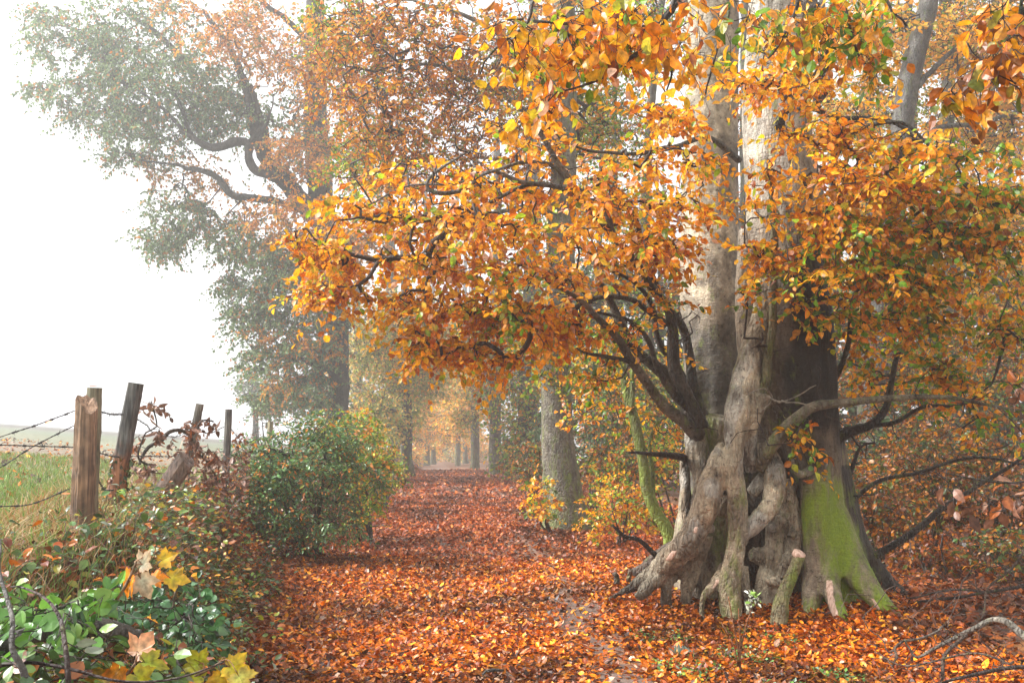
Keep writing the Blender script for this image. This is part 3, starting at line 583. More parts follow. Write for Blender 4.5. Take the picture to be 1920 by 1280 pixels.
# --- limbs
def twcol(r): return np.array([.085, .068, .055])
def limb(name, pts, parent, mat=None, col=(.14, .112, .085), sides=8, step=.07, moss=.2, bend=.004, label=None):
    p, r = px_tube(pts); p, r = resample(p, r, step)
    p[1:-1] += np.array([[mnoise.noise((q[0] * 3, q[1] * 3, q[2] * 3 + k)) for k in (0, 9, 18)] for q in p[1:-1]]) * bend * 4
    b = MB(); b.tube(p, r, sides, np.clip(np.array(col), 0, 1), rough=.04); o = b.build(name, mat or M_bark, parent)
    a = o.data.attributes.new('Moss', 'FLOAT', 'POINT'); a.data.foreach_set('value', np.full(len(o.data.vertices), moss, np.float32))
    if label: o['label'] = label
    return p, r
LB = []
DK = (.07, .056, .045)
L_specs = [
 ([(1308, 815, 9.3, 34), (1289, 795, 9.2, 28), (1250, 765, 9.1, 20), (1219, 726, 9.0, 18), (1184, 679, 8.9, 18), (1156, 632, 8.8, 15), (1121, 597, 8.7, 12), (1085, 560, 8.6, 9), (1030, 530, 8.5, 7)], (.13, .105, .08)),
 ([(1300, 810, 9.5, 34), (1285, 742, 9.5, 32), (1250, 702, 9.45, 28), (1215, 675, 9.4, 20), (1187, 651, 9.4, 18), (1164, 608, 9.3, 18), (1148, 573, 9.3, 14), (1120, 520, 9.2, 10)], DK),
 ([(1316, 800, 9.1, 26), (1312, 785, 9.1, 22), (1289, 737, 9.1, 24), (1266, 690, 9.1, 26), (1262, 632, 9.1, 22), (1250, 573, 9.0, 18), (1219, 534, 8.9, 16), (1190, 490, 8.8, 15), (1150, 440, 8.7, 14), (1110, 395, 8.6, 12), (1060, 355, 8.5, 10), (990, 345, 8.4, 8), (900, 390, 8.3, 6), (780, 420, 8.2, 4)], DK),
 ([(1250, 609, 9.05, 15), (1215, 583, 9.0, 12), (1184, 562, 8.9, 10), (1133, 556, 8.8, 8), (1060, 580, 8.6, 6), (980, 600, 8.5, 4)], DK),
 ([(1324, 790, 9.5, 24), (1305, 745, 9.5, 20), (1296, 710, 9.5, 20), (1293, 671, 9.5, 18), (1281, 620, 9.5, 17), (1268, 597, 9.4, 16), (1240, 560, 9.3, 14), (1205, 470, 9.2, 14), (1190, 410, 9.1, 12), (1140, 350, 9.0, 10)], DK),
 ([(1150, 440, 8.7, 12), (1130, 383, 8.6, 12), (1090, 372, 8.5, 10), (1051, 351, 8.4, 10), (973, 340, 8.3, 9), (919, 320, 8.2, 8), (870, 355, 8.1, 8), (815, 362, 8.0, 9), (800, 345, 8.0, 8), (822, 318, 8.0, 6), (876, 285, 7.9, 4)], (.14, .13, .12)),
 ([(1067, 336, 8.4, 13), (1040, 298, 8.3, 11), (1016, 255, 8.2, 10), (993, 222, 8.1, 8), (965, 195, 8.0, 5)], (.26, .22, .19)),
 ([(1075, 345, 8.4, 10), (1030, 308, 8.3, 8), (985, 304, 8.2, 7), (930, 318, 8.1, 6), (860, 342, 8.0, 5), (760, 352, 7.9, 4), (690, 385, 7.8, 3)], (.17, .15, .14)),
 ([(1455, 870, 8.85, 22), (1428, 872, 8.8, 26), (1444, 838, 8.65, 28), (1471, 806, 8.55, 27), (1500, 780, 8.5, 22), (1530, 762, 8.45, 19), (1600, 752, 8.4, 14), (1680, 747, 8.4, 12), (1760, 744, 8.4, 9), (1850, 758, 8.4, 6), (1920, 770, 8.4, 4)], (.21, .18, .13)),
 ([(1408, 790, 8.8, 20), (1418, 765, 8.75, 19), (1434, 722, 8.7, 18), (1439, 671, 8.7, 17), (1449, 612, 8.7, 16), (1449, 554, 8.7, 15), (1452, 460, 8.65, 15), (1448, 380, 8.6, 12), (1440, 300, 8.5, 9)], (.20, .18, .10)),
 ([(1545, 850, 9.2, 34), (1570, 820, 9.2, 26), (1605, 806, 9.2, 20), (1634, 796, 9.2, 16), (1660, 765, 9.2, 14), (1671, 706, 9.2, 11), (1689, 650, 9.2, 9), (1740, 600, 9.1, 6)], (.05, .04, .034)),
 ([(1600, 1060, 9.5, 26), (1628, 1048, 9.5, 18), (1660, 1030, 9.5, 14), (1697, 1007, 9.5, 13), (1761, 956, 9.5, 11), (1820, 921, 9.5, 9), (1889, 876, 9.4, 7), (1960, 830, 9.3, 5)], (.05, .04, .034)),
 ([(1560, 1000, 9.5, 16), (1586, 961, 9.5, 9), (1640, 905, 9.5, 8), (1719, 885, 9.5, 7), (1825, 858, 9.4, 6), (1920, 870, 9.4, 4)], (.055, .045, .038)),
 ([(1555, 950, 9.4, 22), (1580, 915, 9.4, 16), (1590, 895, 9.4, 12), (1612, 840, 9.4, 5), (1640, 830, 9.4, 4)], (.05, .04, .034)),
 ([(1300, 770, 9.2, 18), (1262, 735, 9.1, 14), (1232, 690, 9.0, 12), (1215, 640, 8.9, 10), (1180, 600, 8.8, 8), (1120, 585, 8.7, 5)], DK),
 ([(1296, 760, 9.6, 18), (1276, 700, 9.6, 14), (1235, 640, 9.5, 12), (1225, 580, 9.4, 10), (1190, 530, 9.3, 8), (1130, 500, 9.2, 5)], DK),
 ([(1184, 679, 8.9, 10), (1150, 672, 8.8, 8), (1105, 664, 8.7, 6), (1080, 652, 8.6, 3)], DK),
 ([(1634, 796, 9.2, 10), (1680, 790, 9.1, 8), (1730, 762, 9.0, 7), (1800, 760, 8.9, 5), (1860, 720, 8.8, 3)], (.05, .04, .034)),
 ([(1560, 720, 9.3, 12), (1590, 650, 9.0, 10), (1600, 560, 8.8, 9), (1640, 480, 8.6, 8), (1720, 400, 8.5, 6), (1800, 360, 8.4, 4)], (.08, .07, .05)),
 ([(1530, 560, 9.0, 12), (1580, 440, 8.7, 10), (1560, 330, 8.4, 9), (1600, 250, 8.2, 8), (1690, 230, 8.1, 7), (1760, 290, 8.1, 5)], (.06, .05, .04)),
 ([(1462, 240, 8.9, 22), (1475, 208, 8.6, 14), (1520, 202, 8.4, 11), (1570, 222, 8.3, 10), (1630, 220, 8.2, 8), (1680, 232, 8.2, 8), (1730, 270, 8.1, 6)], (.07, .06, .05)),
 ([(1385, 300, 9.6, 14), (1330, 260, 9.0, 11), (1270, 275, 8.6, 10), (1200, 288, 8.4, 8), (1130, 285, 8.2, 7), (1080, 275, 8.1, 5)], (.10, .09, .08)),
]
limbs_skel = []
for sp, c in L_specs: limbs_skel.append(limb('branch', sp, old, col=c, moss=.2 if c[1] > .17 and c[2] <= .13 else .08))
limb('dead_branch', [(1300, 866, 9.35, 20), (1280, 858, 9.3, 15), (1250, 852, 9.2, 11), (1215, 850, 9.1, 8), (1178, 848, 9.0, 4)], old, col=(.04, .03, .028), moss=0)
limb('dead_branch', [(1240, 1050, 9.1, 12), (1225, 1035, 9.05, 10), (1200, 1012, 9.0, 8), (1172, 1005, 8.95, 8), (1148, 984, 8.9, 4)], old, col=(.04, .03, .028), moss=0)
limb('dead_branch', [(1520, 880, 8.78, 18), (1500, 888, 8.7, 15), (1488, 875, 8.66, 9), (1486, 862, 8.6, 6)], old, col=(.32, .29, .24), moss=.3)
for pts in ([(1440, 742, 8.4, 5), (1465, 750, 8.3, 4), (1500, 738, 8.2, 3), (1530, 722, 8.1, 2)], [(1425, 775, 8.6, 4), (1450, 750, 8.4, 4), (1432, 730, 8.3, 3), (1400, 740, 8.2, 2)], [(1465, 750, 8.3, 3), (1500, 752, 8.2, 3), (1530, 765, 8.15, 2)]):
    limb('dead_twig', pts, old, col=(.30, .27, .22), sides=5, moss=0, bend=.01)

# --- crown of the old beech
def crown(parent, limbs, groups, K, L, size, mat, tmpl=TB, tipr=.0022, droop=.35, tilt=.35, wig=.12, twigs=True, twr=.0016, step=.14, sides=4, bcol=TW, name='crown', label=None, curl=.25, sag=0.0, seg=3):
    tw = MB(); first = True; lv = MB()
    T = np.vstack([g[0] for g in groups]); ids = np.concatenate([np.full(len(g[0]), i) for i, g in enumerate(groups)])
    tips, dirs, polys = grow(limbs, T, tipr, step, wig, sag)
    for p, r in polys: tw.tube(p, r, sides if r[0] > .006 else 3, bcol, cap=False)
    # which group each tip belongs to
    d = np.array([np.argmin(((T - t) ** 2).sum(1)) for t in tips]); gi = ids[d]
    for i, g in enumerate(groups):
        s = gi == i
        if g[1] and s.any(): sprays(lv, tw if twigs else None, tips[s], dirs[s], K, L, size, (lambda n, nm=g[1]: pal(nm, n)), tmpl, droop, tilt, curl, twr)
    o = build2(name, lv, tw, mat, M_twig, parent)
    if label: o['label'] = label
    return o

OR = blob_points([
 (600, 455, 8.4, 60, 30, .3, 40), (660, 490, 8.4, 70, 50, .4, 60), (690, 420, 8.3, 130, 50, .6, 110), (760, 340, 8.2, 110, 45, .5, 80), (830, 430, 8.2, 170, 95, .9, 200), (960, 460, 8.1, 160, 120, 1.0, 210),
 (850, 545, 8.4, 120, 40, .5, 100), (700, 545, 8.5, 90, 40, .4, 50), (1010, 580, 8.4, 110, 55, .6, 120), (1110, 460, 8.4, 110, 100, 1.0, 140), (1110, 330, 8.2, 130, 70, .7, 150),
 (930, 330, 8.1, 130, 60, .6, 80), (1020, 230, 8.0, 90, 60, .6, 50), (1250, 330, 8.2, 120, 90, .7, 190), (1260, 200, 8.0, 70, 90, .6, 80), (1400, 150, 8.0, 60, 60, .4, 24), (1230, 430, 8.2, 70, 60, .5, 80), (1240, 520, 8.6, 50, 80, .5, 50), (1330, 370, 8.1, 60, 25, .4, 16),
 (805, 690, 8.2, 26, 34, .2, 18), (1040, 190, 8.2, 50, 100, .5, 50), (1050, 620, 8.6, 60, 30, .4, 24), (720, 575, 8.3, 90, 35, .4, 50), (600, 520, 8.4, 70, 30, .3, 36), (860, 610, 8.3, 120, 35, .5, 80), (950, 650, 8.5, 60, 30, .4, 30), (570, 450, 8.3, 50, 25, .3, 30), (760, 610, 8.3, 60, 25, .3, 25), (900, 650, 8.6, 90, 40, .4, 40), (1180, 610, 8.8, 50, 60, .5, 30), (1250, 640, 9.0, 40, 40, .4, 12), (1350, 490, 8.2, 50, 14, .3, 12),
 (1500, 120, 8.1, 110, 90, .6, 110), (1530, 250, 8.0, 110, 70, .6, 150), (1660, 330, 8.1, 120, 80, .7, 150), (1580, 380, 8.0, 120, 60, .6, 130), (1410, 340, 8.1, 50, 40, .5, 22), (1430, 440, 7.9, 50, 40, .5, 36)])
MI = blob_points([
 (1480, 480, 8.0, 90, 60, .6, 160), (1590, 480, 8.1, 110, 80, .7, 200), (1750, 330, 8.2, 140, 90, .7, 190), (1840, 420, 8.3, 130, 100, .7, 200), (1730, 480, 8.4, 120, 90, .7, 180), (1800, 600, 8.8, 150, 90, .8, 200),
 (1660, 600, 8.8, 90, 60, .7, 90), (1540, 545, 8.1, 70, 30, .4, 50), (1390, 545, 8.3, 40, 50, .3, 34), (1850, 760, 9.0, 110, 80, .7, 90), (1700, 700, 9.2, 110, 50, .6, 70), (960, 560, 8.2, 60, 35, .4, 40), (1210, 600, 8.9, 60, 60, .5, 40), (1130, 640, 8.9, 60, 60, .5, 30),
 (1500, 800, 8.6, 30, 30, .2, 12)])
OR = OR + np.array([0, .35, 0]) * (OR[:, :1] / OR[:, 1:2] < .13)
OR = strata(gaps(OR, 1.9, .05), .36, .06); MI = strata(gaps(MI, 1.9, .03), .36, .06)
MI = np.vstack([MI, blob3((6.5, 11, 9.5), (3.6, 4, 1.6), 420), blob3((6.3, 7.5, 8.8), (3.2, 3, 1), 80)])  # unseen overhead leaf clumps added to shade what lies below
BT = np.vstack([p[rng.integers(2, len(p), 26)] + rng.normal(0, .17, (26, 3)) for p, r in limbs_skel[:14]])
crown(old, limbs_skel, [(OR, 'orange'), (MI, 'mixed'), (BT, None)], 15, .46, .069, M_leaf, tilt=.4, tipr=.004, label='layered sprays of orange, gold and some green leaves')
print('old beech done', len(OR) + len(MI))

# ------------------------------------------------------------------ other trees

def trunk_obj(name, pts, parent, mat, col, sides=14, rough=.03, moss=.1, lobes=(3, .08, .5), label=None, bend=.02, base=True):
    p, r = px_tube(pts)
    if base:                                    # stand it on the ground, a little sunk, with a flare
        g = float(gz(p[-1][0], p[-1][1])); p = np.vstack([p, [p[-1][0], p[-1][1], g - .15]]); r = np.append(r, r[-1] * 1.12)
    p, r = resample(p, r, .15)
    p[1:-1] += np.array([[mnoise.noise((q[0] * .7, q[1] * .7, q[2] * .7 + k)) for k in (0, 9, 0.5)] for q in p[1:-1]]) * bend * 3 * np.array([1, 1, 0])
    b = MB(); b.tube(p, r, sides, col, rough=rough, lobes=lobes); o = b.build(name, mat, parent)
    n = len(o.data.vertices); v = np.zeros(n * 3, np.float32); o.data.vertices.foreach_get('co', v); z = v.reshape(-1, 3)[:, 2]
    a = o.data.attributes.new('Moss', 'FLOAT', 'POINT'); a.data.foreach_set('value', (moss * (1 + 1.2 * (1 - sstep(0, 1.6, z)))).astype(np.float32))
    if label: o['label'] = label
    return p, r

def ptree(name, label, cat, trunk, limbs, groups, K, L, size, leafmat=M_far, bark=M_bark, bcol=(.16, .14, .12), tmpl=TF, group=None, moss=.1, tipr=.004, step=.3, limbcol=None, lobes=(3, .08, .5), layer=0, droop=.3, tilt=.45, crown_name='crown', wig=.2, twigs=True, sides=14, twr=.003):
    base = at(trunk[-1][0], trunk[-1][1], trunk[-1][2]); root = empty(name, (base[0], base[1], float(gz(base[0], base[1])))); tag(root, label, cat, group)
    sk = [trunk_obj('trunk', trunk, root, bark, bcol, moss=moss, lobes=lobes, sides=sides)]
    for l_ in limbs: sk.append(limb('branch', l_, root, bark, col=limbcol or bcol, sides=7, step=.15, moss=moss, bend=.012))
    if groups:
        if layer: groups = [(strata(g[0], layer, layer * .18), g[1]) for g in groups]
        sk2 = [(p[p[:, 2] > 1.2], r[p[:, 2] > 1.2]) for p, r in sk if (p[:, 2] > 1.2).sum() > 2]
        crown(root, sk2 or sk, groups, K, L, size, leafmat, tmpl, tipr, droop, tilt, wig, twigs, twr, step, 4, name=crown_name)
    return root

# the big field-edge oak on the left
OKC = [(500, 745, 19, 40, 30, .8, 50), (600, 740, 19, 60, 40, 1, 90), (540, 500, 19, 60, 50, 1, 80), (150, 90, 20, 100, 70, 1.6, 150), (260, 60, 20, 130, 80, 2, 220), (210, 190, 20, 110, 70, 1.6, 210), (330, 180, 19.5, 130, 80, 1.8, 260), (90, 40, 20.5, 45, 40, .8, 40), (75, 165, 20, 40, 12, .5, 16), (120, 185, 20, 40, 20, .6, 24), (270, 270, 19.5, 80, 40, 1.2, 80), (210, 285, 19.5, 20, 22, .4, 14),
       (420, 200, 20, 90, 90, 1.6, 170), (330, 390, 19.5, 60, 40, 1, 70), (310, 450, 19.3, 55, 25, .7, 60), (370, 420, 19.5, 50, 40, .8, 45), (470, 470, 19.5, 80, 60, 1.2, 110), (540, 250, 20, 70, 90, 1.6, 90), (480, 590, 19.3, 60, 60, 1.2, 120), (560, 560, 19.3, 70, 80, 1.4, 170), (550, 680, 19.2, 80, 50, 1.3, 140), (620, 600, 19.2, 40, 100, 1, 90), (430, 530, 19.3, 30, 30, .6, 26), (480, 680, 19.2, 40, 30, .8, 40)]
OKO = [(600, 480, 19, 70, 60, 1.2, 90), (690, 420, 19.5, 60, 80, 1.2, 80), (700, 200, 19.5, 70, 90, 1.4, 120), (560, 720, 19, 60, 40, 1, 60), (480, 80, 18.5, 150, 70, 1.5, 240), (420, 30, 18.5, 150, 50, 1.5, 120), (600, 130, 18.5, 90, 110, 1.3, 200), (560, 290, 18.6, 80, 50, 1, 120), (640, 300, 18.5, 60, 70, 1, 80), (350, 320, 20.2, 100, 50, 1.2, 70), (450, 400, 20, 110, 60, 1, 100), (560, 420, 18.8, 110, 60, 1.2, 150), (530, 650, 19, 60, 50, 1, 60), (640, 480, 18.8, 70, 80, 1.2, 110), (600, 640, 19, 60, 50, .8, 50)]
OS = 1.9
def ys_(L): return [tuple([q[0], q[1], q[2] * OS] + list(q[3:])) for q in L]
def yb_(L, k): return [(q[0], q[1], q[2] * OS, q[3], q[4], q[5] * OS, int(q[6] * k)) for q in L]
ptree('oak_tree', 'huge leaning oak at the field edge, gnarled black limbs and grey-green leaves turning orange', 'tree',
      ys_([(588, -260, 20, 24), (590, -50, 20, 32), (592, 100, 20, 38), (592, 250, 20, 44), (604, 380, 19.8, 46), (622, 500, 19.6, 42), (634, 640, 19.4, 38), (634, 760, 19.3, 38), (640, 850, 19.2, 44)]),
      [ys_(l_) for l_ in
      [[(625, 440, 19.6, 40), (585, 400, 19.5, 38), (550, 358, 19.4, 34), (520, 322, 19.4, 32), (492, 282, 19.4, 30), (476, 230, 19.4, 24), (462, 165, 19.4, 17), (430, 90, 19.4, 12), (380, 20, 19.4, 8)],
       [(575, 385, 19.3, 26), (545, 345, 19.1, 22), (505, 328, 19, 20), (480, 318, 19, 18), (466, 295, 19, 17), (465, 268, 19, 16), (440, 266, 19, 18), (415, 276, 19, 17), (388, 274, 19, 15), (368, 262, 19, 11), (350, 250, 19, 9), (300, 200, 19.2, 6), (230, 150, 19.4, 4)],
       [(466, 268, 19, 12), (486, 248, 18.9, 9), (500, 228, 18.9, 7), (508, 208, 18.9, 3)],
       [(560, 395, 19.2, 14), (520, 378, 19.1, 14), (480, 372, 19.1, 15), (440, 366, 19.1, 14), (420, 350, 19.1, 14), (412, 336, 19.1, 12), (385, 322, 19.1, 11), (355, 316, 19.1, 8), (320, 308, 19.1, 5), (250, 300, 19.1, 3)],
       [(362, 262, 19, 10), (352, 240, 19, 12), (344, 210, 19, 8), (320, 160, 19, 5)],
       [(500, 300, 19.3, 18), (498, 255, 19.3, 16), (482, 200, 19.3, 12), (470, 160, 19.3, 9)],
       [(592, 130, 19.8, 16), (560, 60, 19.6, 12), (500, 10, 19.4, 10), (440, -30, 19.2, 6)],
       [(385, 170, 20.5, 8), (340, 110, 20.5, 14), (290, 60, 20.5, 10), (230, 20, 20.5, 6)],
       [(634, 690, 19.4, 14), (600, 690, 19.2, 10), (560, 672, 19.1, 9), (520, 690, 19, 6), (480, 690, 19, 4)]]],
      [(gaps(blob_points(yb_(OKC, 1.9)), .8, -.12), 'oak'), (gaps(blob_points(yb_(OKO, 1.15)), .8, -.15), 'oakorange')], 20, 1.0, .14, bark=M_oakbark, bcol=(.06, .05, .045), moss=.05, tipr=.0045, step=.28, lobes=(5, .07, .2), droop=.5, tilt=.8, twr=.004)

# the grey beech trunk right of the path
ptree('beech_tree', 'grey beech with a forked furrow, standing at the right edge of the path', 'tree',
      [(1052, -260, 17, 30), (1056, -40, 17, 40), (1060, 120, 17, 44), (1058, 300, 17, 46), (1050, 480, 17, 50), (1044, 640, 17, 50), (1045, 760, 17, 54), (1050, 860, 17, 60), (1056, 930, 17, 70), (1062, 985, 17, 96)],
      [[(1056, 330, 17, 20), (1020, 250, 16.8, 16), (960, 190, 16.6, 12), (880, 150, 16.4, 9), (800, 120, 16.2, 6), (720, 150, 16, 4)], [(1054, 420, 17, 16), (1000, 390, 16.6, 12), (930, 400, 16.4, 8), (860, 420, 16.2, 5)],
       [(1058, 200, 17, 18), (1010, 120, 17, 14), (930, 60, 17, 10), (850, 20, 17, 8), (760, 0, 17, 5)], [(1058, 90, 17, 16), (1130, 30, 17, 12), (1210, -30, 17, 8)]],
      [(blob_points([(830, 90, 16.5, 150, 100, 1.6, 260), (740, 220, 16.2, 110, 80, 1.3, 150), (900, 250, 16.5, 110, 70, 1.3, 120), (700, 60, 16.5, 80, 80, 1.4, 120), (1000, 60, 17, 110, 80, 1.5, 130), (880, 160, 17.5, 140, 80, 1, 120), (640, 120, 17, 90, 100, 1.2, 110), (950, 350, 17, 120, 50, 1.2, 110), (760, 320, 17, 110, 50, 1.2, 90)]), 'rust'),
       (blob_points([(1150, 60, 18, 130, 90, 1.5, 200), (1000, 160, 18.5, 120, 80, 1.5, 200), (1120, 230, 18.5, 110, 90, 1.5, 160), (700, 300, 18.5, 110, 90, 1.5, 160), (640, 40, 18.5, 90, 80, 1.5, 120), (1180, 380, 19, 90, 80, 1.5, 60), (1060, 700, 16.4, 60, 30, .6, 30), (1020, 650, 16.4, 60, 30, .6, 30)]), 'greenish')],
      15, .55, .08, bcol=(.17, .15, .12), moss=.2, lobes=(2, .07, .4), tipr=.004, step=.25, layer=.45)

# slim mossy sapling just left of the old beech
ptree('young_tree', 'thin crooked mossy sapling leaning beside the old beech', 'tree',
      [(1130, 480, 11.6, 7), (1150, 560, 11.5, 10), (1162, 640, 11.4, 13), (1176, 740, 11.3, 17), (1190, 790, 11.2, 20), (1203, 860, 11.2, 20), (1210, 920, 11.2, 24), (1228, 965, 11.2, 24), (1252, 1005, 11.2, 26)],
      [[(1232, 960, 11.2, 12), (1222, 900, 11.3, 9), (1218, 840, 11.3, 8), (1235, 790, 11.3, 6), (1262, 770, 11.4, 4)], [(1185, 775, 11.2, 12), (1190, 730, 11.2, 10), (1184, 690, 11.2, 8), (1200, 640, 11.2, 6)], [(1168, 680, 11.4, 7), (1120, 670, 11.3, 6), (1085, 656, 11.2, 4)]],
      [(blob_points([(1120, 740, 11.6, 90, 80, .8, 60), (1140, 620, 11.4, 80, 60, .8, 40), (1230, 820, 11.6, 60, 70, .6, 26)]), 'mixed')], 9, .3, .06, leafmat=M_leaf, tmpl=TB, bcol=(.10, .09, .06), moss=.55, lobes=None, tipr=.0025, step=.15, layer=.25, sides=9, twr=.0018)

# slim leaning trunks behind on the right
ptree('beech_tree', 'tall slim pale-grey beech leaning right, beyond the old beech', 'tree',
      [(1800, -240, 21, 24), (1742, 0, 21, 34), (1712, 110, 21, 40), (1690, 230, 21, 40), (1674, 330, 21, 38), (1664, 480, 21, 38), (1650, 650, 21, 40), (1640, 800, 21, 42), (1632, 955, 21, 60)],
      [[(1700, 180, 21, 14), (1760, 120, 21, 10), (1830, 60, 21, 8), (1900, 30, 21, 5)], [(1680, 300, 21, 14), (1760, 240, 21, 10), (1850, 230, 21, 8), (1920, 200, 21, 5)], [(1664, 480, 21, 12), (1740, 420, 21, 10), (1830, 430, 21, 6)]],
      [(blob_points([(1850, 100, 22, 130, 110, 2, 190), (1760, 60, 22, 100, 90, 2, 100), (1850, 260, 22, 130, 90, 2, 150), (1850, 420, 22, 130, 90, 2, 120), (1600, 180, 23, 90, 120, 2, 90), (1960, 200, 22, 90, 200, 2, 100), (1700, 400, 23, 120, 90, 2, 100), (1600, 60, 22, 120, 80, 2, 120), (1560, 420, 23, 100, 120, 2, 90), (1850, 560, 23, 120, 90, 2, 120)]), 'gold')],
      13, .7, .12, bcol=(.12, .115, .11), tipr=.005, step=.35, layer=.5, twr=.004)

# dark ivy-clad and far trunks of the avenue: (label, u, v foot, Y, widths, lean, palette, crown list)
AV = [
 ('beech_tree', 'dark ivy-clad trunk right of the misty path, behind the grey beech', 985, 915, 26, 30, 6, 'greenish', [(930, 620, 26, 90, 60, 1.6, 110), (960, 740, 25.5, 60, 70, 1.3, 80), (1010, 560, 26, 90, 90, 2, 120), (1010, 820, 25.5, 50, 50, 1, 60), (960, 850, 25, 30, 40, .8, 50), (1100, 560, 27, 100, 90, 2, 120)]),
 ('beech_tree', 'short-looking grey trunk in mist, third from the front right of the path', 927, 905, 33, 22, 2, 'fog', [(900, 700, 33, 70, 60, 1.6, 90), (940, 640, 33, 90, 70, 2, 110), (880, 780, 34, 30, 20, .8, 20)]),
 ('beech_tree', 'faint trunk in mist right of the path, partly behind a nearer one', 890, 892, 41, 16, 0, 'gold', [(880, 760, 42, 60, 30, 2, 80), (870, 690, 42, 80, 50, 2, 100), (850, 800, 44, 40, 20, 1, 40)]),
 ('beech_tree', 'faintest and thinnest trunk at the misty end of the path', 858, 880, 54, 9, 0, 'gold', [(850, 790, 55, 60, 30, 2, 80), (830, 740, 55, 80, 40, 3, 90), (815, 820, 56, 40, 20, 2, 50)]),
 ('beech_tree', 'dark trunk in mist left of the path, next to the green bush', 762, 880, 29, 20, -2, 'fog', [(720, 660, 28, 70, 60, 1.8, 140), (770, 700, 28, 60, 50, 1.6, 110), (700, 780, 27, 40, 60, 1.2, 80), (740, 600, 28, 110, 60, 2, 140), (800, 620, 29, 70, 60, 2, 100), (750, 790, 29, 30, 40, 1, 50)]),
 ('beech_tree', 'broad blurred trunk in mist at the left edge of the path', 738, 878, 34, 24, -4, 'fog', [(760, 770, 34, 40, 40, 2, 70), (790, 720, 35, 50, 40, 2, 100), (820, 660, 36, 70, 50, 2, 120), (770, 640, 34, 80, 60, 2, 120)]),
 ('beech_tree', 'faint trunk with glowing orange leaves at the left of the vanishing path', 800, 878, 52, 10, -1, 'gold', [(780, 810, 50, 40, 25, 2, 90), (800, 770, 50, 50, 30, 2, 110), (820, 720, 52, 60, 40, 3, 100), (770, 850, 48, 25, 20, 1.5, 40)]),
]
AV += [
 ('beech_tree', 'pale yellow-green tree closing the misty end of the path on its left', 812, 868, 70, 8, 0, 'fog', [(800, 800, 70, 40, 30, 3, 60), (790, 740, 70, 60, 40, 3, 80), (840, 700, 70, 70, 40, 4, 90)]),
 ('beech_tree', 'pale golden tree closing the misty end of the path on its right', 872, 868, 74, 8, 0, 'gold', [(880, 810, 74, 30, 25, 3, 50), (870, 760, 74, 50, 30, 3, 70), (845, 820, 80, 25, 16, 2, 40)]),
 ('beech_bush', 'pale golden bush in mist where the path ends, left of centre', 806, 868, 80, 4, 0, 'gold', [(895, 835, 82, 40, 30, 3, 120), (800, 845, 80, 30, 22, 3, 90), (780, 860, 78, 26, 14, 3, 60)]),
 ('beech_bush', 'pale green bush in mist where the path ends, right of centre', 880, 868, 84, 4, 0, 'fog', [(885, 850, 84, 34, 22, 3, 100), (850, 842, 90, 40, 20, 3, 110)]),
 ('beech_tree', 'misty green tree filling the field edge left of the avenue', 672, 880, 38, 14, -3, 'fog', [(660, 700, 38, 60, 60, 2.5, 120), (650, 790, 38, 50, 50, 2, 90), (700, 760, 38, 50, 60, 2, 100), (700, 640, 38, 70, 50, 2, 80), (620, 830, 36, 40, 30, 1.6, 50)]),
 ('beech_tree', 'green misty tree arching over the path from its right side', 1000, 900, 36, 18, 3, 'greenish', [(990, 700, 36, 60, 60, 2, 90), (960, 790, 36, 50, 40, 2, 70), (900, 600, 38, 110, 50, 2.5, 110), (980, 850, 36, 40, 30, 1.5, 50)])]
for nm, lab, u, v, Y, w, ln, pl_, bl in AV:
    kk = 1.5 if 26 <= Y < 60 else 1.25 if Y >= 60 else 1.0; Y = Y * kk; bl = [(b_[0], b_[1], b_[2] * kk, b_[3], b_[4], b_[5] * kk, b_[6]) for b_ in bl]
    ptree(nm, lab, 'tree', [(u + ln * 3, -150 if Y < 40 else 250, Y, w * .5), (u + ln * 2, 300 if Y < 40 else 420, Y, w * .75), (u + ln, 600, Y, w * .9), (u, 780, Y, w), (u, v - 25, Y, w * 1.05), (u, v, Y, w * 1.5)],
          [], [(blob_points([b_[:6] + (int(b_[6] * 2.2),) for b_ in bl]), pl_)], 9, .9, .10 + .0016 * Y, bcol=(.07, .06, .055), tipr=.006, step=.5, layer=.5, twr=.005, moss=.15)

# wood behind on the right: (u, v foot, Y, width, palette, label)
WD = [
 (1150, 905, 27, 14, 'greenish', 'thin dark trunk in the green gap between the grey beech and the old beech'),
 (1215, 900, 30, 22, 'dim', 'misty trunk seen in the gap left of the old beech'),
 (1120, 895, 33, 12, 'greenish', 'faint thin trunk in mist just right of the grey beech'),
 (1625, 930, 24, 30, 'greenish', 'dim trunk close behind the old beech on its right'),
 (1790, 925, 27, 34, 'dim', 'broad dim trunk in the right-hand wood'),
 (1700, 905, 32, 18, 'greenish', 'narrow dim trunk in the right-hand wood'),
 (1880, 905, 33, 24, 'dim', 'dim trunk near the right edge of the wood'),
 (1560, 900, 36, 20, 'gold', 'far trunk mostly hidden behind the old beech'),
 (1400, 900, 30, 26, 'dim', 'far trunk seen through the gap between the two columns'),
 (1840, 890, 42, 16, 'fog', 'pale far trunk deep in the right-hand wood'),
 (2010, 930, 24, 36, 'greenish', 'dim trunk at the far right'),
]
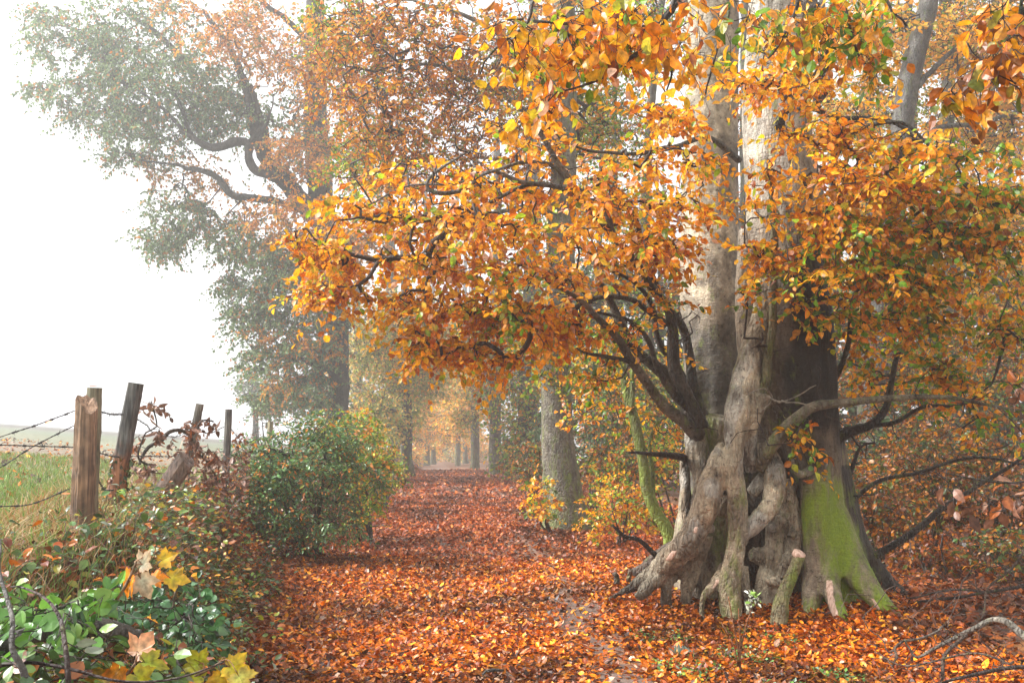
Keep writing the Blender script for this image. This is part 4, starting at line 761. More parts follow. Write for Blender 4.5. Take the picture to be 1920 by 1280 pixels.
for i, (u, v, Y, w, p_, lab) in enumerate(WD):
    s = 20 / Y; hi = [(u + rng.normal(0, 90 * s), y_, Y + rng.normal(0, 1.5), 160 * s, 85 * s, 2.2, int(115)) for y_ in (60, 230, 400, 560, 700)]
    if Y < 34: hi += [(u + rng.normal(0, 60), -420, Y, 360, 170, 4, 420), (u + rng.normal(0, 80), -120, Y, 200, 120, 2.5, 60)]  # out-of-view upper clumps, added to darken the wood beneath
    ptree('beech_tree', lab, 'tree', [(u + rng.normal(0, 20), -150, Y, w * .5), (u + rng.normal(0, 10), 300, Y, w * .8), (u, 650, Y, w * .95), (u, v - 30, Y, w * 1.1), (u, v, Y, w * 1.6)],
          [], [(blob_points(hi), p_)], 9, .7, .12, bcol=(.09, .08, .07), tipr=.006, step=.5, layer=.55, twr=.005, moss=.2, group=None)

PAL['evergreen'] = ([(.06, .12, .045), (.09, .17, .05), (.04, .085, .035), (.16, .21, .05), (.30, .16, .04)], [.32, .26, .22, .12, .08])
EG = [(1120, 895, 34, 120, 'dark green thicket in mist right of the grey beech'), (1235, 890, 38, 120, 'dark green thicket in mist behind the mossy sapling'), (1370, 890, 36, 120, 'dark evergreen mass hidden mostly by the old beech'),
      (1600, 885, 34, 120, 'dark evergreen mass just right of the old beech, far back'), (1730, 885, 38, 130, 'dark evergreen mass in the middle of the right-hand wood, far back'), (1870, 885, 35, 130, 'dark evergreen mass far back by the right edge')]
for u, v, Y, w, lab in EG:
    ptree('evergreen_tree', lab, 'tree', [(u, 420, Y, 6), (u + 4, 600, Y, 12), (u, 800, Y, 18), (u, v, Y, 24)], [],
          [(blob_points([(u, 560, Y, w * .8, 90, 2.5, 130), (u, 690, Y, w, 90, 3, 200), (u, 810, Y, w, 60, 3, 150), (u, 860, Y, w, 30, 3, 60)]), 'evergreen')], 10, .9, .22, bcol=(.06, .05, .045), tipr=.008, step=.8, layer=.5, twr=.008)

# understorey shrubs and bushes
def shrub(name, label, u, v, Y, blobs, palette, K, L, size, mat=M_leaf, tmpl=TB, stems=5, spread=.25, group=None, layer=.22, tipr=.0022, col=(.06, .05, .04), tilt=.4, droop=.3, second=None, cat='bush', step=.14, mult=1):
    c = at(u, v, Y); g = float(gz(c[0], c[1])); root = empty(name, (c[0], c[1], g)); tag(root, label, cat, group)
    T = blob_points([b_[:6] + (int(b_[6] * mult),) for b_ in blobs])
    T = gaps(T, 2.2, -.12)
    if layer: T = strata(T, layer, layer * .25)
    T[:, 2] = np.maximum(T[:, 2], gz(T[:, 0], T[:, 1]) + .08)
    sk = []; top = T.mean(0)
    b = MB()
    for i in range(stems):
        a = rng.uniform(0, 6.28); s0 = np.array([c[0] + .1 * math.cos(a), c[1] + .1 * math.sin(a), g - .05]); e = T[rng.integers(len(T))] * .6 + top * .4
        m_ = (s0 + e) / 2 + rng.normal(0, spread * .3, 3); m_[2] = max(m_[2], g + .15); p, r = resample([s0, m_, e], [.022, .014, .006], .12); b.tube(p, r, 6, col, rough=.05); sk.append((p, r))
    o = b.build('stem', M_twig, root)
    gs = [(T, palette)]
    if second: gs = [(T[::2], palette), (T[1::2], second)]
    crown(root, sk, gs, K, L, size, mat, tmpl, tipr, droop, tilt, .14, True, .0016, step, 4, name='foliage'); return root

shrub('beech_bush', 'rounded green and orange bush overhanging the left bank of the path', 590, 975, 12.8,
      [(560, 880, 12.4, 110, 75, .8, 300), (600, 830, 12.8, 110, 55, .8, 220), (520, 900, 12.2, 70, 60, .6, 120), (640, 880, 12.5, 60, 60, .6, 110), (590, 975, 12.2, 100, 50, .7, 170), (500, 965, 12.2, 60, 45, .6, 90), (480, 850, 12.6, 50, 40, .6, 50), (700, 900, 12.8, 30, 20, .4, 20)], 'bush', 11, .30, .058, M_green, TH, 8, layer=.16, mult=1.7)
shrub('hawthorn_bush', 'yellow-green leafy shrub behind the rounded bush, reaching over the path', 690, 960, 15,
      [(680, 850, 15, 50, 70, .8, 130), (700, 900, 15.2, 40, 40, .7, 70), (660, 800, 15.5, 60, 40, .8, 90), (715, 865, 14.8, 30, 15, .4, 24), (680, 950, 15, 40, 30, .5, 60)], 'greenish', 10, .32, .065, M_far, TF, 6, mult=1.6)
shrub('beech_bush', 'low orange and green beech shoots at the foot of the grey beech', 1025, 985, 16.2, [(1010, 930, 16, 34, 38, .6, 46), (1025, 955, 16, 24, 20, .5, 20)], 'orange', 10, .32, .075, M_leaf, TB, 4, second='greenish')
shrub('beech_bush', 'orange and lime bush in the gap left of the old beech', 1160, 985, 14.5, [(1160, 940, 14.5, 70, 38, .8, 120), (1120, 960, 14.2, 40, 30, .6, 40), (1220, 945, 14.5, 40, 40, .7, 50)], 'orange', 11, .32, .06, M_leaf, TB, 6, second='greenish')
RB = [
 (1640, 1020, 12.6, 'orange beech undergrowth just right of the old beech, lower layer', [(1640, 960, 12.4, 90, 60, .8, 130), (1600, 900, 12.6, 70, 50, .8, 80)], 'dim', 'dim'),
 (1740, 1010, 13.6, 'olive and orange beech undergrowth in the middle of the right-hand wood', [(1740, 930, 13.6, 110, 70, 1, 170), (1760, 850, 13.6, 110, 50, 1, 120)], 'dim', 'dim'),
 (1860, 1000, 13.0, 'orange undergrowth by the right edge, middle layer', [(1860, 900, 13, 100, 70, .9, 150), (1880, 970, 13, 80, 40, .8, 70)], 'dim', 'dim'),
 (1700, 985, 16.5, 'misty yellow-green undergrowth further back on the right', [(1680, 860, 16.5, 120, 80, 1.2, 150), (1780, 780, 16.5, 140, 90, 1.4, 160)], 'dim', 'evergreen'),
 (1890, 980, 17, 'tall rust-coloured young beeches behind the right edge', [(1890, 780, 17, 130, 100, 1.4, 170), (1880, 650, 17, 120, 90, 1.4, 130)], 'dim', 'dim'),
 (1640, 960, 19, 'dim orange young growth behind the old beech', [(1620, 740, 19, 110, 90, 1.4, 120), (1640, 640, 19, 110, 80, 1.4, 100)], 'dim', 'dim'),
 (1260, 950, 18, 'dark green thicket behind the thin mossy sapling', [(1230, 850, 18, 90, 70, 1.4, 150), (1150, 880, 18.5, 70, 40, 1.2, 80)], 'greenish', 'dim'),
 (1110, 935, 20, 'brown and green young growth behind the grey beech', [(1120, 820, 20, 70, 90, 1.4, 150), (1170, 720, 20, 90, 70, 1.4, 130)], 'dim', 'evergreen'),
 (1300, 935, 21, 'dark holly-like thicket deep behind the left column', [(1260, 760, 21, 90, 90, 1.5, 130), (1350, 880, 21, 120, 60, 1.5, 60)], 'greenish', 'evergreen'),
 (1000, 925, 22, 'dusky shrub at the foot of the ivy-clad trunk', [(995, 870, 22, 34, 42, .9, 80)], 'bramble', 'dim'),
 (715, 930, 21, 'dusky hedge growth left of the path in mist', [(700, 850, 21, 40, 60, 1.3, 110), (735, 880, 23, 30, 30, 1.2, 60)], 'bramble', 'fog'),
 (1950, 1040, 11, 'dark undergrowth in the lower right corner of the wood', [(1900, 1030, 11, 90, 40, .8, 80)], 'dim', 'bramble'),
 (1760, 1060, 11.5, 'low brown undergrowth behind the dead branches on the right', [(1760, 1040, 11.5, 110, 30, .7, 90)], 'dim', 'litterdark'),
]
for u, v, Y, lab, bl, p1, p2 in RB:
    far = Y > 15.5
    shrub('undergrowth_bush', lab, u, v, Y, bl, p1, 9 if far else 10, .4 if far else .32, .085 if far else .062, M_far if far else M_leaf, TF if far else TB, 6, second=p2, tipr=.003, step=.2, mult=2.0)

# far field tree and hedge in the mist
ptree('field_tree', 'ghostly pale tree far off in the mist above the field hedge', 'tree', [(478, 700, 62, 8), (478, 760, 62, 9), (478, 812, 62, 12)], [], [(blob_points([(475, 725, 62, 34, 30, 2, 90), (500, 760, 62, 30, 22, 2, 50)]), 'oak')], 10, 1.2, .2, bcol=(.06, .05, .05), tipr=.02, step=1)
shrub('hedge_shrub', 'thin twiggy hedge shrub at the field edge behind the last posts', 505, 870, 18, [(500, 790, 18, 40, 50, .8, 70), (470, 830, 18, 20, 30, .5, 24)], 'dead', 5, .3, .035, M_far, TF, 7, layer=0)

# ------------------------------------------------------------------ branches hanging in from above, close to the lens
def hanging(label, specs, groups, K, L, size, twr=.0018):
    c = at(specs[0][0][0], specs[0][0][1], specs[0][0][2]); root = empty('overhanging_branch', tuple(c)); tag(root, label, 'branch')
    sk = [limb('bough', sp, root, col=(.05, .043, .037), sides=8, step=.06, moss=.1, bend=.006) for sp in specs]
    crown(root, sk, groups, K, L, size, M_leaf, TB, .0016, .75, .8, .16, True, twr, .09, 5, name='foliage', curl=.35)
    return root
hanging('large orange and green beech leaves hanging from the top edge right of centre',
        [[(1290, -120, 4.6, 24), (1268, 0, 4.6, 15), (1240, 45, 4.6, 14), (1216, 86, 4.6, 13), (1180, 110, 4.5, 8), (1120, 150, 4.4, 6), (1060, 170, 4.3, 4)],
         [(1216, 86, 4.6, 10), (1250, 110, 4.6, 7), (1256, 130, 4.6, 5), (1250, 170, 4.6, 3)],
         [(1100, -140, 4.2, 12), (1010, -20, 4.3, 7), (990, 40, 4.3, 6), (940, 85, 4.3, 5), (900, 140, 4.3, 3)],
         [(1360, -140, 4.8, 10), (1370, 20, 4.8, 6), (1350, 90, 4.8, 5), (1322, 180, 4.8, 3)],
         [(1000, 40, 4.3, 6), (1080, 50, 4.3, 5), (1160, 45, 4.3, 4)]],
        [(blob_points([(1060, 60, 4.3, 130, 70, .5, 44), (950, 60, 4.3, 60, 60, .4, 12), (1000, 170, 4.4, 70, 60, .3, 13), (1160, 80, 4.5, 100, 60, .4, 26), (1160, 30, 4.5, 120, 40, .4, 22), (1250, 90, 4.6, 100, 80, .4, 24), (1310, 40, 4.7, 70, 60, .4, 12)]), 'orange'),
         (blob_points([(1190, 40, 4.4, 60, 60, .4, 9), (1120, 40, 4.4, 70, 60, .4, 9), (1380, 60, 4.7, 60, 60, .4, 10), (1080, 100, 4.5, 90, 70, .4, 14)]), 'mixed')], 5, .2, .066)
hanging('orange and yellow beech leaves hanging over the pale right column, near the top edge',
        [[(1560, -150, 5.6, 16), (1580, -20, 5.6, 8), (1600, 60, 5.6, 6), (1620, 120, 5.6, 4)], [(1480, -150, 5.5, 14), (1500, -10, 5.5, 8), (1470, 60, 5.5, 6), (1440, 110, 5.5, 3)], [(1640, -150, 5.6, 9), (1660, 0, 5.6, 6), (1700, 50, 5.6, 4)]],
        [(blob_points([(1500, 40, 5.5, 90, 50, .4, 30), (1600, 60, 5.6, 80, 60, .4, 34), (1640, 110, 5.6, 50, 40, .3, 14), (1450, 60, 5.5, 60, 50, .3, 14), (1620, 20, 5.6, 80, 40, .3, 18)]), 'mixed')], 6, .2, .066)
hanging('dark orange beech leaves hanging at the top right corner, nearest of all to the lens',
        [[(1950, -160, 3.4, 12), (1915, 20, 3.4, 7), (1905, 110, 3.4, 5), (1880, 140, 3.4, 4), (1800, 170, 3.45, 3)], [(1915, 10, 3.4, 6), (1935, 80, 3.4, 4), (1960, 120, 3.4, 3)]],
        [(blob_points([(1880, 60, 3.4, 40, 60, .25, 11), (1860, 120, 3.4, 50, 40, .25, 12), (1910, 140, 3.4, 30, 50, .2, 8), (1800, 170, 3.45, 60, 20, .2, 9), (1900, 20, 3.4, 60, 40, .2, 8), (1840, 40, 3.4, 30, 30, .2, 2)]), 'rust')], 5, .15, .058)
hanging('a few pink-backed leaves on a thin twig crossing the wood at the right edge',
        [[(2050, 820, 4.6, 8), (1960, 885, 4.6, 4), (1900, 905, 4.6, 3), (1840, 900, 4.6, 2.5), (1770, 885, 4.6, 2)], [(1960, 885, 4.6, 3), (1930, 950, 4.6, 3), (1860, 960, 4.6, 2)]],
        [(blob_points([(1880, 930, 4.6, 80, 30, .2, 7), (1800, 915, 4.6, 40, 10, .1, 3), (1910, 730, 4.6, 20, 40, .1, 4)]), 'dead')], 3, .12, .075)

# ------------------------------------------------------------------ fence
def post(label, top, foot, w, col, col2=None, jag=0.0, sides=10, name='fence_post', ivy=False, square=False):
    """top, foot: (u, v, Y); w: width in pixels"""
    a = at(*top); b_ = at(*foot); g = float(gz(b_[0], b_[1])); d = unit(a - b_); b0 = b_ + d * ((g - .15 - b_[2]) / max(d[2], .2)) if b_[2] > g - .15 else b_
    r = w * foot[2] / F / 2; L = np.linalg.norm(a - b0); m = 26; t = np.linspace(0, 1, m); P = b0 + (a - b0) * t[:, None]
    A = unit(np.cross(d, [0, 1, 0])); B = np.cross(A, d); th = np.arange(sides) * 2 * math.pi / sides
    prof = 1 + rng.normal(0, .06, sides); 
    if square: prof = 1 / np.maximum(np.abs(np.cos(th + .3)), np.abs(np.sin(th + .3))) * .88
    rr = r * prof[None] * (1 + .03 * rng.standard_normal((m, sides))) * (1.06 - .1 * t[:, None])
    v = P[:, None] + rr[..., None] * (np.cos(th)[None, :, None] * A + np.sin(th)[None, :, None] * B)
    if jag: v[-1] += d * (rng.random(sides) * jag * .5 - jag * 1.6 * (.5 + .5 * np.cos(th + 2.6)) ** 2)[:, None]; v[-2] += d * (-jag * 1.2 * (.5 + .5 * np.cos(th + 2.6)) ** 2)[:, None]; v[-3] -= d * (jag * .8 * (.5 + .5 * np.cos(th + 2.6)) ** 2)[:, None]
    v = np.vstack([v.reshape(-1, 3), (v[-1].mean(0) - d * jag * .5)[None]]); i = np.arange(m - 1)[:, None] * sides; k = np.arange(sides)[None]; k2 = (k + 1) % sides
    q = np.stack([i + k, i + k2, i + sides + k2, i + sides + k], -1).reshape(-1, 4); kk = np.arange(sides); tt = np.stack([np.full(sides, m * sides), (m - 1) * sides + kk, (m - 1) * sides + (kk + 1) % sides], -1)
    tc_ = np.repeat(t, sides); tc_ = np.append(tc_, 1.0)[:, None]; cc = np.asarray(col) * np.ones((len(v), 3))
    if col2 is not None: s = sstep(.52, .62, tc_ + rng.normal(0, .04, tc_.shape)); cc = cc * (1 - s) + np.asarray(col2) * s
    o_ = empty(name, (b0[0], b0[1], g)) if ivy else None
    mb = MB(); mb.add(v, q, tt, cc); o = mb.build(name if not ivy else 'timber', M_wood, o_, smooth=False)
    root = o_ or o; tag(root, label, 'fence post', 'weathered posts of the field fence')
    if ivy:
        lv = MB(); n = 260; t = rng.random(n) ** 1.2 * .42; th = rng.uniform(0, 6.28, n); pos = b0 + (a - b0) * (t + .12)[:, None] + r * 1.12 * (np.cos(th)[:, None] * A + np.sin(th)[:, None] * B)
        nd = np.cos(th)[:, None] * A + np.sin(th)[:, None] * B; add_leaves(lv, pos, np.array([0, 0, -1.]) + rng.normal(0, .5, (n, 3)), nd + rng.normal(0, .3, (n, 3)), rng.uniform(.03, .05, n), pal('bramble', n) * .5, TF)
        lv.build('ivy', M_green, root, smooth=False)
    return root
post('split brown round post with a jagged rotten top, nearest of the fence', (162, 748, 5.4), (151, 1015, 5.4), 40, (.25, .15, .085), (.30, .19, .12), jag=.06, sides=16)
post('sawn pale post standing right behind the jagged brown one, leaf on top', (176, 727, 5.65), (166, 960, 5.65), 28, (.20, .17, .11), (.22, .20, .13), sides=12)
post('charred grey and red-brown post leaning right, with ivy at its foot', (255, 718, 7.0), (205, 985, 7.0), 30, (.27, .115, .055), (.10, .095, .09), sides=12, ivy=True)
post('broken weathered stump leaning hard to the right against the fence line', (352, 858, 7.9), (290, 948, 7.9), 36, (.17, .12, .095), jag=.03, sides=12)
post('grey squared post leaning slightly right, between the leaning stump and the far posts', (375, 757, 9.4), (340, 930, 9.4), 17, (.16, .14, .115), sides=8, square=True)
post('dark grey upright post, tallest of the far ones, near the bush', (429, 767, 11.0), (421, 935, 11.0), 15, (.13, .12, .11), sides=8, square=True)
post('small pale post almost hidden by the bush', (508, 790, 15.5), (500, 880, 15.5), 11, (.30, .27, .17), sides=8)
post('short pale stub of a post between the leaning posts', (288, 877, 10.0), (286, 915, 10.0), 9, (.26, .20, .15), sides=8, jag=.02)
_p = at(173, 725, 5.65); b = MB(); add_leaves(b, np.array([_p + [-.02, -.01, .0]]), np.array([[.9, .1, .25]]), np.array([[0, -.4, .9]]), np.array([.055]), np.array([[.35, .12, .04]])); tag(b.build('fallen_leaf', M_litter, None, False), 'small brown dead leaf lying on top of the sawn fence post', 'leaf')

def wire(label, pts, barb=.11, r=.0028):
    P = np.array([at(*p) for p in pts]); q, _ = resample(P, np.ones(len(P)), .02); b = MB()
    s = np.concatenate([[0], np.cumsum(np.linalg.norm(np.diff(q, axis=0), axis=1))]); T = unit(np.gradient(q, axis=0)); A = unit(np.cross(T, [0, .3, 1.])); B = np.cross(T, A)
    for ph in (0, math.pi):
        th = s * 120 + ph; b.tube(q + r * .8 * (np.cos(th)[:, None] * A + np.sin(th)[:, None] * B), np.full(len(q), r * .75), 4, cap=False)
    bb = b; x = .03
    while x < s[-1]:
        i = int(np.searchsorted(s, x)); c = q[i]; i = min(i, len(q) - 1)
        for k in range(4):
            a = rng.uniform(0, 6.28); d = np.cos(a) * A[i] + np.sin(a) * B[i] + T[i] * rng.normal(0, .4); off = T[i] * (.006 if k > 1 else -.006); bb.tube(np.array([c + off - d * .003, c + off + d * .017]), np.array([.0022, .0008]), 4, cap=False)
        bb.tube(np.array([c - T[i] * .01, c + T[i] * .01]), np.array([r * 2, r * 2]), 5); x += barb * rng.uniform(.8, 1.2)
    o = b.build('barbed_wire', M_wire); tag(o, label, 'barbed wire', 'strands of barbed wire'); return o
wire('top strand sagging from the left edge up to the jagged post', [(-150, 872, 4.7), (0, 819, 5.0), (70, 796, 5.15), (145, 768, 5.38)])
wire('steep strand running down left from the jagged post', [(-160, 960, 4.6), (0, 876, 5.0), (60, 838, 5.15), (142, 796, 5.38)])
wire('level middle strand left of the jagged post', [(-160, 832, 4.8), (0, 834, 5.0), (70, 836, 5.15), (140, 838, 5.38)])
wire('lowest strand, rising from the left edge to the jagged post', [(-160, 955, 4.6), (0, 949, 5.0), (60, 944, 5.2), (130, 916, 5.38)])
wire('short top strand between the two nearest posts', [(186, 771, 5.7), (208, 776, 6.2), (232, 777, 7.0)])
wire('level strand from the sawn post past the leaning ivy post', [(180, 847, 5.7), (210, 855, 6.4), (225, 856, 7.0), (262, 855, 7.4), (320, 855, 8.4), (345, 850, 9.2), (420, 846, 10.9)])
wire('slack strand drooping right from the leaning ivy post', [(258, 786, 7.1), (275, 797, 7.5), (290, 812, 8.0), (330, 818, 8.8), (362, 806, 9.3), (392, 812, 10.0), (420, 800, 10.9)])
wire('low loose strand between the sawn post and the leaning ivy post', [(170, 885, 5.6), (185, 902, 6.0), (198, 918, 6.6), (216, 918, 7.0)])
wire('thin strand beyond the last dark post', [(434, 805, 11.1), (448, 822, 12), (470, 850, 14), (500, 845, 15.4)])
_p = at(83, 794, 5.16); b = MB(); add_leaves(b, np.array([_p]), np.array([[.9, 0, .2]]), np.array([[0, -.8, .5]]), np.array([.045]), np.array([[.6, .17, .02]])); tag(b.build('fallen_leaf', M_litter, None, False), 'tiny orange leaf caught on the top strand of barbed wire', 'leaf')

# withered branch with curled brown leaves hanging on the fence
wr = empty('withered_branch', tuple(at(300, 900, 8.3))); tag(wr, 'withered branch of curled brown leaves tangled in the fence', 'branch')
WB = [limb('stem', p, wr, col=(.09, .065, .05), sides=6, step=.05, moss=0, bend=.01) for p in (
    [(262, 870, 7.9, 5), (280, 840, 8.0, 7), (300, 828, 8.1, 8), (316, 810, 8.2, 8), (340, 806, 8.4, 7), (360, 820, 8.6, 6), (375, 850, 8.8, 5), (400, 870, 9.0, 4)],
    [(275, 870, 7.9, 5), (262, 850, 7.8, 4), (270, 810, 7.8, 3), (290, 800, 7.8, 3), (282, 760, 7.8, 3)], [(360, 815, 8.6, 4), (375, 790, 8.6, 3), (400, 790, 8.7, 3)], [(380, 850, 8.8, 4), (410, 900, 9.2, 3), (430, 930, 9.5, 3)])]
crown(wr, WB, [(blob_points([(285, 762, 7.8, 20, 15, .15, 6), (298, 810, 7.9, 14, 10, .1, 4), (255, 835, 7.9, 8, 20, .1, 4), (350, 825, 8.5, 26, 14, .3, 9), (375, 795, 8.6, 40, 14, .3, 9), (385, 845, 8.7, 30, 20, .4, 11), (400, 900, 9.2, 30, 30, .4, 18), (270, 880, 8, 20, 14, .2, 8), (430, 900, 10, 22, 40, .4, 24), (385, 880, 9, 40, 30, .4, 12), (450, 850, 11, 14, 40, .3, 12)]), 'dead')], 7, .12, .05, M_litter, TB, .0016, .9, 1.2, .2, True, .0015, .06, 4, name='dead_leaves', curl=1.1)
print('trees done')

# ------------------------------------------------------------------ fallen leaves, grass, brambles
def gnormal(x, y):
    e = .05; n = np.stack([-(gz(x + e, y) - gz(x - e, y)) / (2 * e), -(gz(x, y + e) - gz(x, y - e)) / (2 * e), np.ones_like(x)], -1); return unit(n)
def in_view(x, y, z, m=60):
    d = np.stack([x, y, z], -1) - CAM; fw = np.array([0, math.cos(PITCH), math.sin(PITCH)]); up = np.array([0, -math.sin(PITCH), math.cos(PITCH)])
    t = d @ fw; u = 960 + F * d[:, 0] / t; v = 640 - F * (d @ up) / t; return (t > .5) & (u > -m * 3) & (u < 1920 + m * 3) & (v < 1280 + m * 2)
def scatter(n, ylo, yhi, xlo, xhi, pw=1.0, keep=None):
    y = ylo + (yhi - ylo) * rng.random(n) ** pw; a, b_ = xlo(y), xhi(y); x = a + (b_ - a) * rng.random(n)
    k = in_view(x, y, gz(x, y))
    if keep is not None: k &= rng.random(n) < keep(x, y)
    return x[k], y[k]
def mud(x, y):
    c = np.interp(y, [3, 6.3, 8, 10, 12.5, 15, 17], [.95, .72, .62, .55, .42, .2, 0]); w = np.interp(y, [3, 6.3, 9, 12.5, 16], [.26, .20, .16, .11, .02])
    n = np.array([mnoise.noise((a * 1.4, b_ * 1.4, 0)) for a, b_ in zip(x, y)]); n2 = np.array([mnoise.noise((a * 4, b_ * 4, 3)) for a, b_ in zip(x, y)])
    m = np.exp(-((x - c + .25 * n) / w) ** 2) * (.55 + 1.2 * n2 + .5)
    return 1 - .84 * np.clip(m, 0, 1) * (y < 17)
def litter(mb, x, y, size, palf, tmpl, lift=.03, tilt=.45):
    n = len(x); kk = np.array([mnoise.noise((a * .9, b_ * .7, 5)) + .6 * mnoise.noise((a * 3, b_ * 3, 8)) for a, b_ in zip(x, y)]); z = gz(x, y) + .012 + rng.random(n) ** 2 * lift; a = rng.uniform(0, 6.28, n)
    nr = gnormal(x, y) + rng.normal(0, tilt, (n, 3)) * np.array([1, 1, .3]); d = np.stack([np.cos(a), np.sin(a), rng.normal(0, .15, n)], -1)
    add_leaves(mb, np.stack([x, y, z], -1), d, nr, size * rng.uniform(.45, 1.25, n), palf(n) * np.clip(1 + 1.1 * kk, .35, 1.3)[:, None], tmpl, .45)
mb = MB()
x, y = scatter(120000, 5.2, 13, lambda y: pl(y) - .5, lambda y: np.minimum(.58 * y, 3.2 + 0 * y) + .3, .85, mud); litter(mb, x, y, .049, lambda n: pal('litter', n, .3), TB)
x, y = scatter(90000, 12.5, 26, lambda y: pl(y) - .4, lambda y: 2.6 + .12 * y, .9, mud); litter(mb, x, y, .066, lambda n: pal('litterfar', n, .25), TF)
x, y = scatter(40000, 25, 60, lambda y: pl(y) - .5, lambda y: pr(y) + 4, .8); litter(mb, x, y, .11, lambda n: pal('litterfar', n, .2), TF, .05)
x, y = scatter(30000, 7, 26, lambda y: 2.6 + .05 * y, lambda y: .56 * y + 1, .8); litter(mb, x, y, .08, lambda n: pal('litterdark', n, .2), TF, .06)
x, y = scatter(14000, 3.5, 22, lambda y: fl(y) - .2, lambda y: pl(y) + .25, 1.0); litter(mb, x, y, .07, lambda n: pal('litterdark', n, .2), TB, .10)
tag(mb.build('fallen_leaves', M_litter, None, False), 'carpet of rust-orange beech leaves over the path and the wood floor', 'fallen leaves', kind='stuff')
mb = MB()
x, y = scatter(5200, 5, 26, lambda y: fl(y) - .46 * y, lambda y: fl(y), 1.2, lambda x, y: .25 + .75 * np.exp(-((y - 19) / 5) ** 2)); litter(mb, x, y, .08, lambda n: pal('litter', n, .2) * np.array([1, 1.2, 2]), TF, .05)
tag(mb.build('scattered_leaves', M_litter, None, False), 'thin scatter of orange leaves on the field grass beyond the fence', 'fallen leaves', kind='stuff')

def grass(mb, x, y, h, w, cols, wts, lean=.45):
    n = len(x); z = gz(x, y); a = rng.uniform(0, 6.28, n); hh = h * rng.uniform(.4, 1.3, n); w_ = w * rng.uniform(.6, 1.3, n)
    s = np.stack([np.cos(a), np.sin(a), 0 * a], -1); b_ = np.stack([rng.normal(0, lean, n), rng.normal(0, lean, n), 0 * a], -1); P = np.stack([x, y, z - .01], -1)
    m1 = P + (np.array([0, 0, .6]) + b_ * .35) * hh[:, None]; tp = P + (np.array([0, 0, .92]) + b_) * hh[:, None]
    v = np.stack([P - s * w_[:, None], P + s * w_[:, None], m1 - s * w_[:, None] * .7, m1 + s * w_[:, None] * .7, tp], 1)
    o = (np.arange(n) * 5)[:, None]; q = np.array([[0, 1, 3, 2]]) + o; t = np.array([[2, 3, 4]]) + o
    c = np.array(cols)[rng.choice(len(cols), n, p=wts)] * (1 + rng.normal(0, .2, (n, 1))).clip(.4, 1.6)
    mb.add(v.reshape(-1, 3), q, t, np.repeat(c, 5, 0))
G = [(.14, .24, .04), (.20, .30, .06), (.09, .16, .03), (.42, .30, .14), (.36, .18, .07)]
mb = MB()
x, y = scatter(42000, 4.3, 17, lambda y: fl(y) - .3 * y - .5, lambda y: fl(y) + .05, 1.3); grass(mb, x, y, .10, .004, G, [.34, .28, .2, .1, .08])
x, y = scatter(4000, 3.6, 9, lambda y: fl(y), lambda y: pl(y), 1.0); grass(mb, x, y, .20, .0035, G, [.34, .3, .16, .12, .08], .6)
x, y = scatter(9000, 4.0, 10, lambda y: fl(y) - .7, lambda y: fl(y) + .5, 1.0); grass(mb, x, y, .22, .004, G, [.12, .1, .08, .38, .32], .6)
x, y = scatter(6000, 5.2, 8.2, lambda y: .75 + .05 * y, lambda y: 2.4 + 0 * y, 1.0, lambda x, y: (np.sin(x * 5 + y) * np.sin(y * 4 - x) > .25) * 1.0); grass(mb, x, y, .06, .004, G, [.45, .35, .2, 0, 0])
tag(mb.build('grass', M_grass, None, False), 'green field grass and dry tan tussocks along the fence, thin tufts by the path', 'grass', kind='stuff')

# small ground plants on the right verge
mb = MB()
x, y = scatter(2600, 5.2, 8.0, lambda y: .85 + 0 * y, lambda y: 2.2 + 0 * y, 1.0, lambda x, y: (np.sin(x * 6 + 1) * np.sin(y * 5) > .2) * 1.0)
n = len(x); a = rng.uniform(0, 6.28, n); add_leaves(mb, np.stack([x, y, gz(x, y) + rng.uniform(.02, .06, n)], -1), np.stack([np.cos(a), np.sin(a), rng.uniform(0, .6, n)], -1), np.array([0, 0, 1.]) + rng.normal(0, .3, (n, 3)), rng.uniform(.02, .04, n), pal('bramble', n) * np.array([1.0, 1.3, 1.3]), TF)
tag(mb.build('ground_weeds', M_green, None, False), 'small green weeds among the leaves on the right verge', 'weeds', kind='stuff')

# bramble and ivy tangle on the left bank: stems and leaves
mb = MB(); st = MB()
def tangle(ncl, ylo, yhi, hmin, hmax, size, K, names, wts, tmpl=TB, x0=0.0, x1=1.0, L=.22, rr=.0022):
    for _ in range(ncl):
        y0 = rng.uniform(ylo, yhi); t = rng.uniform(x0, x1); x0_ = pl(y0) + (fl(y0) - pl(y0)) * t; g = float(gz(x0_, y0)); h = rng.uniform(hmin, hmax)
        a = rng.uniform(0, 6.28); l_ = L * rng.uniform(.6, 1.6); d = np.array([math.cos(a), math.sin(a), 0])
        P = np.array([[x0_, y0, g], [x0_ + d[0] * l_ * .4, y0 + d[1] * l_ * .4, g + h], [x0_ + d[0] * l_, y0 + d[1] * l_, g + h * .75]])
        q, r = resample(P, [rr, rr * .8, rr * .4], .05); st.tube(q, r, 4, [(.12, .05, .03), (.07, .05, .03), (.16, .10, .06)][rng.integers(3)], cap=False)
        i = rng.integers(1, len(q), K); pos = q[i] + rng.normal(0, .03, (K, 3)); ang = rng.uniform(0, 6.28, K)
        pn = names[rng.choice(len(names), p=wts)]
        add_leaves(mb, pos, np.stack([np.cos(ang), np.sin(ang), rng.normal(-.1, .35, K)], -1), np.array([0, -.15, 1.]) + rng.normal(0, .4, (K, 3)), size * rng.uniform(.5, 1.3, K), pal(pn, K), tmpl, .3)
tangle(520, 3.0, 6.5, .06, .30, .050, 8, ['bramble', 'mixed', 'dead', 'litter'], [.74, .10, .06, .10], L=.3)
tangle(900, 6.0, 10, .05, .26, .050, 8, ['bramble', 'greenish', 'dead', 'rust'], [.62, .18, .08, .12], L=.3)
